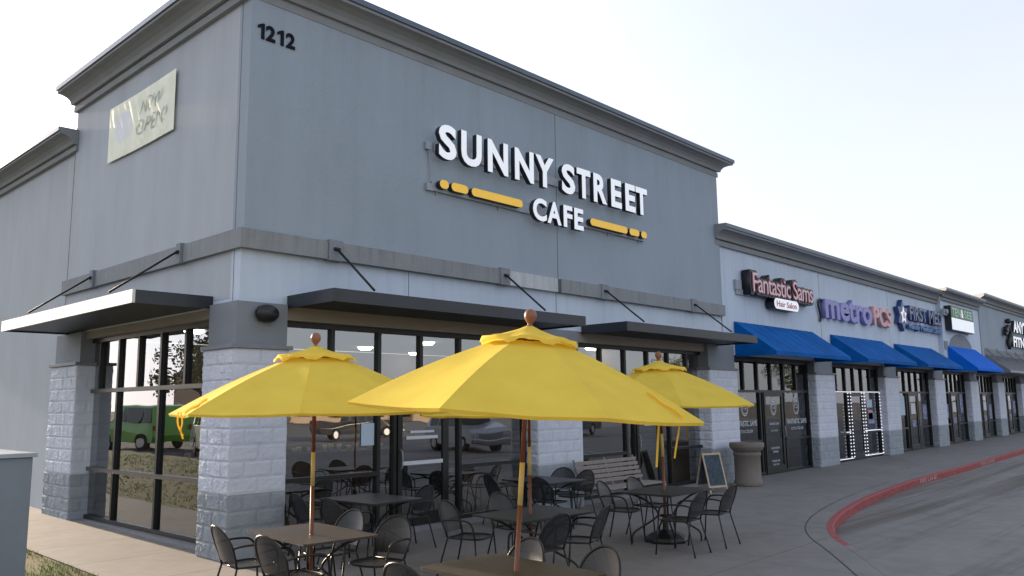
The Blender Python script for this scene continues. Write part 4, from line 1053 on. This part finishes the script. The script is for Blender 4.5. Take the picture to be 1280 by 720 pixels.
# ------------------------------------------------------------------ umbrellas
def make_umbrella(rot, seed, sleeve=(1.19, 1.49), base=True):
    """origin on the ground; canopy rim 1.88 m, apex 2.53 m, radius 1.35 m"""
    rr = random.Random(seed); root = empty('patio_umbrella')
    bm = B(); tube(bm, [(0, 0, .05), (0, 0, sleeve[0])], .019, 12); tube(bm, [(0, 0, sleeve[1]), (0, 0, 2.50)], .019, 12); obj('pole', bm, 'wood', root)
    bm = B(); tube(bm, [(0, 0, sleeve[0]-.002), (0, 0, sleeve[1]+.002)], .0205, 12); obj('pole_sleeve', bm, 'brass', root)
    bm = B(); lathe(bm, [(0, 0), (.30, 0), (.31, .03), (.29, .07), (.20, .12), (.10, .15), (.045, .16), (.04, .28), (0, .28)], 8, smooth=False); obj('base', bm, 'black', root)
    bm = B(); lathe(bm, [(.0, 2.50), (.042, 2.505), (.045, 2.52), (.02, 2.54), (.018, 2.55), (.032, 2.565), (.046, 2.59), (.05, 2.615), (.042, 2.645), (.022, 2.662), (0, 2.668)], 20); obj('finial', bm, 'finial', root)
    RR, rt_, zr, zt = 1.37, .28, 1.88, 2.40
    ang = [rot+math.pi/4*k for k in range(8)]
    def ridge(t, k):     # along the rib: slight convex bow
        r = rt_+(RR-rt_)*t; z = zt+(zr-zt)*t + .028*math.sin(math.pi*t)
        return r, z
    bm = B(); NU, NT = 10, 16; rows = {}
    V = []
    for k in range(8):
        for i in range(NU):
            s = i/NU; col = []
            for j in range(NT+1):
                t = j/NT; r, z = ridge(t, k)
                p0 = Vector((r*math.cos(ang[k]), r*math.sin(ang[k]), z)); k2 = (k+1) % 8
                p1 = Vector((r*math.cos(ang[k]+math.pi/4), r*math.sin(ang[k]+math.pi/4), z))
                p = p0.lerp(p1, s)
                q = math.sin(math.pi*s)
                sag = q*(.055*t*(1.2-t)+.012*t)
                n = Vector((p.x, p.y, 0)).normalized()
                p.z -= sag*.55; p -= n*sag*.55*t
                if t > .93: p -= n*.02*q
                p.z += .006*mnoise.noise(Vector((p.x*4+seed, p.y*4, 0)))*q
                col.append(bm.verts.new(p))
            V.append(col)
    n = len(V)
    for i in range(n):
        for j in range(NT):
            f = bm.faces.new((V[i][j], V[i][j+1], V[(i+1) % n][j+1], V[(i+1) % n][j])); f.smooth = (i % NU) not in ()
    for i in range(0, n, NU):
        for j in range(NT):
            e = bm.edges.get((V[i][j], V[i][j+1]))
            if e: e.smooth = False
    # hem, folded under
    hem = []
    for i in range(n):
        c = V[i][NT].co; nn = Vector((c.x, c.y, 0)).normalized(); hem.append(bm.verts.new(c-nn*.012-Vector((0, 0, .022))))
    for i in range(n): bm.faces.new((V[i][NT], hem[i], hem[(i+1) % n], V[(i+1) % n][NT]))
    cv = obj('canopy', bm, 'yellow', root, recalc=True)
    # vent cap, ruffled at the lower edge
    bm = B(); rings = []
    NA = 64
    for j in range(7):
        t = j/6; r = .035+(.40-.035)*t; row = []
        for i in range(NA):
            a = rot+2*math.pi*i/NA; oc = math.cos(math.pi/8)/math.cos(((a-rot) % (math.pi/4))-math.pi/8)
            z = 2.53-.105*t**.75-.012*t + t*t*(.010*math.cos(8*(a-rot))*-1+.012*mnoise.noise(Vector((math.cos(a)*3, math.sin(a)*3, seed))))+.012*t*math.sin(a*24+seed)*(1-t)
            z += .012*t**3*(1-math.cos(8*(a-rot)))*.5
            row.append(bm.verts.new((r*oc*math.cos(a), r*oc*math.sin(a), z)))
        rings.append(row)
    row = [bm.verts.new((v.co.x*1.012, v.co.y*1.012, v.co.z-.028-.008*math.sin(k*1.7))) for k, v in enumerate(rings[-1])]; rings.append(row)
    for a, b in zip(rings[:-1], rings[1:]):
        for i in range(NA):
            f = bm.faces.new((a[i], a[(i+1) % NA], b[(i+1) % NA], b[i])); f.smooth = True
    obj('vent_cap', bm, 'yellow', root)
    for k in range(8):
        a = ang[k]; ca, sa = math.cos(a), math.sin(a)
        bm = B(); pts = []
        for j in range(7):
            r, z = ridge(j/6*.985, k); pts.append(((r-.01)*ca, (r-.01)*sa, z-.022))
        pts = [(.03*ca, .03*sa, 2.44)]+pts
        tube(bm, pts, .009, 5); tube(bm, [(.03*ca, .03*sa, 1.97), (.70*ca, .70*sa, 2.175)], .008, 5); obj('rib', bm, 'wood', root)
    bm = B(); lathe(bm, [(.02, 1.92), (.04, 1.93), (.04, 1.99), (.02, 2.0)], 12); obj('runner', bm, 'wood', root)
    return root
def surf_strap(parent, az, t0, t1, wd):
    bm = B(); L = []
    for k in range(9):
        t = t0+(t1-t0)*k/8; r = (.28+1.09*t)*.955; z = 2.40-.52*t+.028*math.sin(math.pi*t)+.012+.006*math.sin(k*1.3)
        p = Vector((r*math.cos(az), r*math.sin(az), z)); n_ = Vector((-math.sin(az), math.cos(az), 0))*wd
        L.append([bm.verts.new(c) for c in (p+n_, p+Vector((0, 0, .007)), p-n_, p-Vector((0, 0, .02)))])
    for a, b in zip(L[:-1], L[1:]):
        for i in range(4): bm.faces.new((a[i], a[(i+1) % 4], b[(i+1) % 4], b[i]))
    obj('tie_strap', bm, 'yellow', parent)
def tie(parent, pts, wd=.012):
    bm = B(); pts = smoothpath(pts, 2); a = []
    for p in pts: a.append((bm.verts.new(p+Vector((wd, 0, 0))), bm.verts.new(p-Vector((wd, 0, 0))), bm.verts.new(p+Vector((0, .003, 0)))))
    for q, r in zip(a[:-1], a[1:]):
        bm.faces.new((q[0], q[1], r[1], r[0])); bm.faces.new((q[1], q[2], r[2], r[1])); bm.faces.new((q[2], q[0], r[0], r[2]))
    obj('tie_strap', bm, 'yellow', parent)
def view_az(b): return math.atan2(CAM.y-b[1], CAM.x-b[0])
def corner_az(b, deg): return view_az(b)+R(deg)      # +deg moves the canopy corner to the right in view
UB = [((-.77, -2.97), -5, (0, 0), 1, 'yellow umbrella on the left, over the brown table by the corner pillar'),
      ((-.84, -5.66), 21, (R(1.6), R(4.0)), 2, 'largest yellow umbrella in the front, tilted slightly to the right'),
      ((4.74, -3.44), 12, (0, R(-.3)), 3, 'yellow umbrella on the right, over the black table with a visible base'),
      ((1.68, -3.62), 3, (0, 0), 4, 'umbrella whose pole stands behind the front pole, canopy hidden behind the front one')]
umbs = []
for b, dg_, tilt, seed, lab in UB:
    o = make_umbrella(corner_az(b, dg_), seed, (1.17, 1.49) if seed != 2 else (1.19, 1.5))
    o.location = (b[0], b[1], g(*b)); o.rotation_euler = (0, 0, 0)
    if tilt[0] or tilt[1]:
        ax = Vector((CAM.x-b[0], CAM.y-b[1], 0)).normalized()      # rotate round the line of sight
        o.rotation_euler = Matrix.Rotation(tilt[1]*-1, 3, ax).to_euler()
    tag(o, lab, 'umbrella', 'yellow patio umbrellas'); umbs.append(o)
umbs[3].scale = (.9, .9, .97); umbs[1].scale = (.985, .985, 1)
surf_strap(umbs[1], corner_az(UB[1][0], 58), .70, .96, .009); surf_strap(umbs[0], corner_az(UB[0][0], -58), .80, .99, .016)
def vdir(b, right, toward):
    t = Vector((CAM.x-b[0], CAM.y-b[1], 0)).normalized(); r_ = Vector((-t.y, t.x, 0)); return r_*right+t*toward
b = UB[1][0]; v1 = vdir(b, .93, .55)
tie(umbs[1], [v1+Vector((0, 0, 1.96)), v1+Vector((0, 0, 1.85)), v1+Vector((.01, .01, 1.7)), v1+Vector((-.01, 0, 1.56))], .014)
v2 = vdir(b, 1.10, .40); tie(umbs[1], [v2+Vector((0, 0, 1.95)), v2+Vector((.05, .02, 1.84)), v2+Vector((-.02, 0, 1.72)), v2+Vector((-.04, 0, 1.62))], .012)
b = UB[0][0]; v3 = vdir(b, -1.16, .50); tie(umbs[0], [v3+Vector((0, 0, 1.9)), v3+Vector((.03, .02, 1.8)), v3+Vector((.0, 0, 1.74)), v3+Vector((.03, 0, 1.66))], .008)
v4 = vdir(b, -1.18, .50); tie(umbs[0], [v4+Vector((0, 0, 1.9)), v4+Vector((.0, .02, 1.8)), v4+Vector((.03, 0, 1.72)), v4+Vector((.05, 0, 1.69))], .008)

# ------------------------------------------------------------------ bench
bn_ = tag(empty('slatted_bench', (7.5, -.55, g(7, 0))), 'pale slatted bench between the right umbrella table and the window', 'bench')
for i in range(5):
    bm = B(); z = .47+.083*i; y = .02+.035*i; box(bm, -.98, .98, y-.012, y+.012, z, z+.066, bev=.005); obj('back_slat', bm, 'bench_slat', bn_)
for i in range(5):
    bm = B(); y = -.08-.095*i; box(bm, -.98, .98, y-.08, y, .40+.0*i, .425, bev=.005); obj('seat_slat', bm, 'bench_slat', bn_)
for s in (-.94, 0, .94):
    bm = B(); tube(bm, smoothpath([(s, .22, .90), (s, .06, .47), (s, -.02, .385), (s, -.54, .385), (s, -.56, .30), (s, -.54, 0)], 1), .02, 8); tube(bm, [(s, .0, .385), (s, .12, 0)], .02, 8); obj('bench_leg', bm, 'bench_metal', bn_)

# ------------------------------------------------------------------ chalkboard
cb = tag(empty('chalkboard_sign', (10.85, -.72, g(11, 0)), R(-18)), 'wooden A-frame chalkboard before the right-hand pillar', 'sign board')
def aframe(s, mat_in=True):
    def T(u, z): 
        y = s*(.02+.26*(1-z/.92)); return (u, y, z)
    bm = B()
    for u0, u1, z0, z1 in ((-.31, -.265, 0, .92), (.265, .31, 0, .92), (-.265, .265, .875, .92), (-.265, .265, .12, .165)):
        vs = [bm.verts.new((u, T(0, z)[1]+dy, z)) for dy in (-.012, .012) for z in (z0, z1) for u in (u0, u1)]
        for f in ((0, 2, 3, 1), (4, 5, 7, 6), (0, 1, 5, 4), (2, 6, 7, 3), (0, 4, 6, 2), (1, 3, 7, 5)): bm.faces.new([vs[i] for i in f])
    obj('board_frame', bm, 'pine', cb)
    bm = B(); vs = [bm.verts.new((u, T(0, z)[1]+dy, z)) for dy in (-.004, .004) for z in (.166, .874) for u in (-.264, .264)]
    for f in ((0, 2, 3, 1), (4, 5, 7, 6), (0, 1, 5, 4), (2, 6, 7, 3), (0, 4, 6, 2), (1, 3, 7, 5)): bm.faces.new([vs[i] for i in f])
    obj('blackboard', bm, 'chalk', cb)
aframe(-1); aframe(1); cb.scale = (.84, .84, .9)

# ------------------------------------------------------------------ litter bin
lb = tag(empty('litter_bin', (12.55, -.72, g(12.5, 0))), 'round brown stone-finish litter bin beside the right-hand pillar', 'bin')
bm = B(); lathe(bm, [(0, 0), (.31, 0), (.325, .02), (.325, .11), (.30, .13), (.30, .68), (.315, .69), (.32, .74), (.315, .76), (.30, .77), (0, .77)], 40); obj('body', bm, 'bin', lb)
bm = B(); lathe(bm, [(.30, .775), (.33, .80), (.385, .87), (.395, .89), (.395, .965), (.38, .985), (.20, .99), (.19, .96), (0, .955)], 40); obj('lid', bm, 'bin', lb)

# ------------------------------------------------------------------ utility cabinet
uc = tag(empty('utility_cabinet', (-3.1, .5, g(-3, .2))), 'plain blue-grey metal utility cabinet at the left edge, on the grass', 'cabinet')
bm = B(); box(bm, -.72, .72, -.62, .62, 0, 1.43, bev=.008); obj('body', bm, 'cab', uc)
bm = B(); box(bm, -.755, .755, -.655, .655, 1.432, 1.478, bev=.006); obj('lid', bm, 'cab_lid', uc)
bm = B(); box(bm, -.8, .8, -.7, .7, -.3, 0); obj('plinth', bm, 'concrete_kerb', uc)

# ------------------------------------------------------------------ inside the cafe
def inner_chair(x, y, fx, fy, lab): place_chair(x, y, fx, fy, lab, z=-.08, group='dark chairs inside the cafe', top=False)
for i, (x, y, la) in enumerate(((1.6, 1.7, 'first dark table inside, from the corner'), (3.9, 2.4, 'second dark table inside, behind the cafe door'), (5.4, 1.6, 'third dark table inside, left of the block pillar'), (8.3, 1.8, 'dark table inside behind the bench'))):
    t = copy_tree(tb1); t.location = (x, y, -.08); tag(t, la, 'table', 'dark tables inside the cafe')
    for s in (-1, 1): inner_chair(x+s*.62, y, -s, 0, ('left' if s < 0 else 'right')+' chair at the '+la)
ct = tag(empty('counter', (4.2, 4.6, -.08)), 'long wooden counter inside the cafe', 'counter')
bm = B(); box(bm, -2.9, 3.4, -.3, .4, 0, .96); obj('counter_front', bm, 'int_wood', ct)
bm = B(); box(bm, -2.95, 3.45, -.36, .45, .962, 1.0); obj('counter_top', bm, 'int_wood', ct)
for i in range(26):
    x = 1.5+i*.24+rnd.uniform(-.05, .05); h = rnd.uniform(.09, .16)
    bm = B(); lathe(bm, [(0, 0), (.045, 0), (.055, h), (.045, h), (.03, .02), (0, .02)], 12); o = obj('cup', bm, 'cup', None); o.location = (x, 4.45+rnd.uniform(-.1, .2), .921)
    tag(o, 'white cup in the row along the indoor counter', 'cup', 'white cups on the indoor counter')
for i, (x, y) in enumerate(((2.7, 4.5), (6.9, 4.6))):
    bm = B(); box(bm, -.22, .22, -.16, .16, 0, .34, bev=.01); o = obj('carton', bm, 'kraft', None); o.location = (x, y, .921); tag(o, ('left' if i == 0 else 'right')+' brown carton on the indoor counter', 'box')

# ------------------------------------------------------------------ surroundings (seen reflected in the glass)
def make_car(kind, paint, length=4.8, width=1.9):
    root = empty('parked_'+kind)
    if kind == 'suv': top = [(-2.4, .55), (-2.35, 1.0), (-2.2, 1.15), (-2.0, 1.72), (-1.7, 1.80), (.35, 1.80), (1.05, 1.18), (2.1, 1.02), (2.38, .85), (2.42, .5)]
    elif kind == 'pickup': top = [(-2.7, .6), (-2.68, 1.08), (-.75, 1.10), (-.7, 1.75), (-.4, 1.84), (.55, 1.82), (1.2, 1.2), (2.4, 1.08), (2.62, .9), (2.66, .5)]
    elif kind == 'jeep': top = [(-2.1, .6), (-2.08, 1.15), (-1.98, 1.85), (-1.8, 1.9), (.55, 1.88), (.95, 1.2), (1.95, 1.12), (2.05, .95), (2.08, .6)]
    else: top = [(-2.25, .5), (-2.2, .92), (-1.6, .98), (-1.0, 1.38), (-.6, 1.44), (.35, 1.42), (1.1, .98), (1.95, .85), (2.25, .7), (2.28, .42)]
    xr, xf_ = top[0][0], top[-1][0]; wb = (xf_-xr)*.29
    low = [(xf_-.1, .30)]
    for cx in (wb+.05, -wb):
        for k in range(7): a = math.pi*k/6; low.append((cx+.41*math.cos(a), .33+.41*math.sin(a)))
    low.append((xr+.1, .32))
    bm = B(); prof = top+low; hw = width/2
    rows = []
    for s in (-1, -.86, .86, 1):
        row = []
        for x, z in prof:
            yy = hw*s
            if z > 1.15 and abs(s) > .9: yy = hw*s*(1-.20*(z-1.15)/.7)
            if z > 1.15 and abs(s) < .9: yy = hw*s*(1-.18*(z-1.15)/.7)
            zz = z if abs(s) < .9 else (z-.03 if z > 1.7 else z)
            row.append(bm.verts.new((x, yy, zz)))
        rows.append(row)
    for a, b in zip(rows[:-1], rows[1:]):
        for i in range(len(prof)):
            j = (i+1) % len(prof); bm.faces.new((a[i], a[j], b[j], b[i]))
    bm.faces.new(rows[0]); bm.faces.new(rows[-1][::-1])
    obj('body', bm, paint, root)
    # side glass, screens
    zt = max(z for x, z in top); 
    gx = {'suv': (-1.95, .75), 'pickup': (-.62, .9), 'jeep': (-1.85, .6), 'car': (-1.1, .75)}[kind]
    for s in (-1, 1):
        bm = B(); lo_, hi_ = (1.18, zt-.12) if kind != 'car' else (1.0, zt-.08)
        def yy(z): return s*(hw*(1-.20*max(0, z-1.15)/.7)+.006)
        n = 3
        for k in range(n):
            a = gx[0]+(gx[1]-gx[0])*k/n+.04; b = gx[0]+(gx[1]-gx[0])*(k+1)/n-.04
            tr = .45 if k == n-1 else 0
            pts = [(a, lo_), (b, lo_), (b-tr, hi_), (a, hi_)]
            bm.faces.new([bm.verts.new((x, yy(z), z)) for x, z in pts])
        obj('side_glass', bm, 'carglass', root)
        bm = B(); box(bm, xf_-.06, xf_+.02, s*hw*.82-.17, s*hw*.82+.12 if s < 0 else s*hw*.82+.12, .68, .86); obj('headlight', bm, 'headlight', root)
        bm = B(); box(bm, xr-.02, xr+.04, s*hw*.85-.1, s*hw*.85+.1, .85, 1.05); obj('taillight', bm, 'taillight', root)
        for cx in (wb+.05, -wb):
            bm = B(); 
            tube(bm, [(cx, s*(hw-.24), .34), (cx, s*(hw-.02), .34)], .34, 24); wv = obj('wheel', bm, 'tyre', root)
            bm = B(); tube(bm, [(cx, s*(hw-.03), .34), (cx, s*(hw+.0), .34)], .21, 16); obj('rim', bm, 'rim', wv)
    bm = B()
    i0 = [i for i, p in enumerate(top) if p[1] > zt-.03][-1]; a_, b_ = top[i0], top[i0+1]
    L0 = (a_[0]+(b_[0]-a_[0])*.1, a_[1]+(b_[1]-a_[1])*.1); L1 = (a_[0]+(b_[0]-a_[0])*.92, a_[1]+(b_[1]-a_[1])*.92)
    bm.faces.new([bm.verts.new(c) for c in ((L0[0]+.02, -hw*.70, L0[1]+.02), (L0[0]+.02, hw*.70, L0[1]+.02), (L1[0]+.02, hw*.80, L1[1]+.02), (L1[0]+.02, -hw*.80, L1[1]+.02))])
    obj('windscreen', bm, 'carglass', root)
    bm = B(); box(bm, xf_-.02, xf_+.05, -hw*.5, hw*.5, .62, .82); box(bm, xf_-.08, xf_+.07, -hw*.92, hw*.92, .36, .54, bev=.02); obj('bumper', bm, 'rim', root)
    return root
M['p_green'] = pm('paint_lime', (.13, .40, .03), .3, .1, var=.03, coat=.5)
M['p_silver'] = pm('paint_silver', (.42, .44, .46), .3, .7, var=.03, coat=.5)
M['p_black'] = pm('paint_black', (.015, .016, .02), .2, .1, var=.03, coat=.6)
M['p_white'] = pm('paint_white', (.65, .65, .64), .3, 0, var=.03, coat=.5)
M['p_blue'] = pm('paint_navy', (.02, .035, .09), .25, .2, var=.03, coat=.6)
for kind, paint, x, y, rz, lab in (
        ('jeep', 'p_green', -9.6, 26.2, 80, 'lime green boxy off-roader reflected in the side window'),
        ('suv', 'p_silver', -9.6, 18.8, -75, 'silver vehicle with chrome bumper reflected low in the side window'),
        ('car', 'p_white', -15, 27.5, 250, 'small white car reflected between the green and silver vehicles'),
        ('suv', 'p_silver', 21.0, -17.2, 105, 'silver off-roader reflected in the window behind the front pole'),
        ('pickup', 'p_black', 26.5, -33, 20, 'dark pickup reflected in the window left of the door'),
        ('suv', 'p_blue', 36, -23, 170, 'dark blue vehicle reflected in the window above the bench'),
        ('car', 'p_white', 44, -30, 90, 'white car reflected in the far shop windows'),
        ('suv', 'p_black', 56, -27, 90, 'black vehicle reflected in the most distant shop windows')):
    o = make_car(kind, paint); o.location = (x, y, lotz(x, 0)-.02 if y < 0 else g(x, y)-.14); o.rotation_euler = (0, 0, R(rz)); tag(o, lab, 'car', 'vehicles reflected in the windows')
def tree(x, y, h, spread, leaf, seed, lab, n=2600):
    rr = random.Random(seed); root = empty('tree', (x, y, -.3)); tag(root, lab, 'tree', 'trees reflected in the windows')
    bm = B(); tube(bm, [(0, 0, 0), (.05, .03, h*.3), (.0, .1, h*.6), (.1, 0, h*.85)], [.22, .17, .10, .03], 8)
    cl = []
    for k in range(11):
        a = rr.uniform(0, 6.28); z0 = h*rr.uniform(.3, .6); r = spread*rr.uniform(.5, .95); z1 = h*rr.uniform(.5, .95)
        p = (r*math.cos(a), r*math.sin(a), z1); cl.append(p)
        tube(bm, [(0, 0, z0), (p[0]*.5, p[1]*.5, z0+(z1-z0)*.6), p], [.08, .05, .015], 5)
    obj('trunk', bm, 'bark', root)
    bm = B(); cl += [(rr.uniform(-1, 1)*spread*.5, rr.uniform(-1, 1)*spread*.5, h*rr.uniform(.6, 1)) for _ in range(9)]
    for i in range(n):
        c = rr.choice(cl); R_ = spread*.33
        d = Vector((rr.gauss(0, 1), rr.gauss(0, 1), rr.gauss(0, .8))).normalized()*R_*rr.random()**.4
        p = Vector(c)+d; s = rr.uniform(.10, .22)
        e1 = Vector((rr.gauss(0, 1), rr.gauss(0, 1), rr.gauss(0, 1))).normalized(); e2 = e1.orthogonal().normalized()
        bm.faces.new([bm.verts.new(p+e1*s), bm.verts.new(p+e2*s*.6), bm.verts.new(p-e1*s), bm.verts.new(p-e2*s*.6)])
    obj('crown', bm, leaf, root, recalc=False)
k = 0
for x, y, h, s in ((10, -52, 3.0, 1.5), (30, -58, 3.4, 1.7), (45, -60, 3.6, 1.6), (62, -58, 5.0, 2.4), (80, -58, 6.5, 3), (95, -50, 8, 4), (110, -60, 9, 4.5), (-32, 42, 7, 3.2), (-27, 56, 8, 3.6), (-36, 66, 9, 4), (-45, 30, 8, 4), (130, -50, 9, 5)):
    k += 1; tree(x, y, h, s, 'leaf_a' if k % 2 else 'leaf_b', k, ('olive' if k % 2 else 'dark green')+' tree '+['at the near end of the line beyond the car park','in the gap before the tan building','in front of the low tan building','just past the tan building','half way along the car park hedge line','before the grey building','left of the grey building','beside the side road, nearest','beside the side road, second back','at the far end of the side road','standing apart on the side road lawn','at the far end beyond the grey building'][k-1])
def far_building(x0, x1, y0, y1, h, mat, lab):
    root = empty('far_building', ((x0+x1)/2, (y0+y1)/2, -.3)); tag(root, lab, 'building')
    a, b = (x1-x0)/2, (y1-y0)/2
    bm = B(); box(bm, -a, a, -b, b, 0, h); obj('wall', bm, mat, root)
    bm = B(); box(bm, -a-.2, a+.2, -b-.2, b+.2, h, h+.4); obj('roof_edge', bm, 'cornice', root)
    bm = B(); n = int((x1-x0)/5)
    for i in range(n):
        x = -a+(x1-x0)*(i+.5)/n; box(bm, x-1.4, x+1.4, b, b+.05, .9, 2.2); box(bm, x-1.4, x+1.4, -b-.05, -b, .9, 2.2)
    m_ = int((y1-y0)/5)
    for i in range(m_):
        y = -b+(y1-y0)*(i+.5)/m_; box(bm, a, a+.05, y-1.4, y+1.4, .9, 2.9)
    obj('window', bm, 'carglass', root)
far_building(30, 75, -90, -72, 2.7, 'tan', 'low tan building across the car park, seen only in reflections')
far_building(95, 150, -95, -75, 7, 'greywall', 'low grey building far right, seen only in reflections')
far_building(-62, -42, 45, 95, 6.5, 'tan', 'tan building across the side road, seen only in reflections')
bo = empty('yellow_bollard', (33.5, -13, -.25)); tag(bo, 'yellow steel bollard reflected in the right cafe window', 'bollard')
bm = B(); lathe(bm, [(.09, 0), (.09, 1.0), (.07, 1.06), (0, 1.09)], 14); obj('post', bm, 'yellow_post', bo)
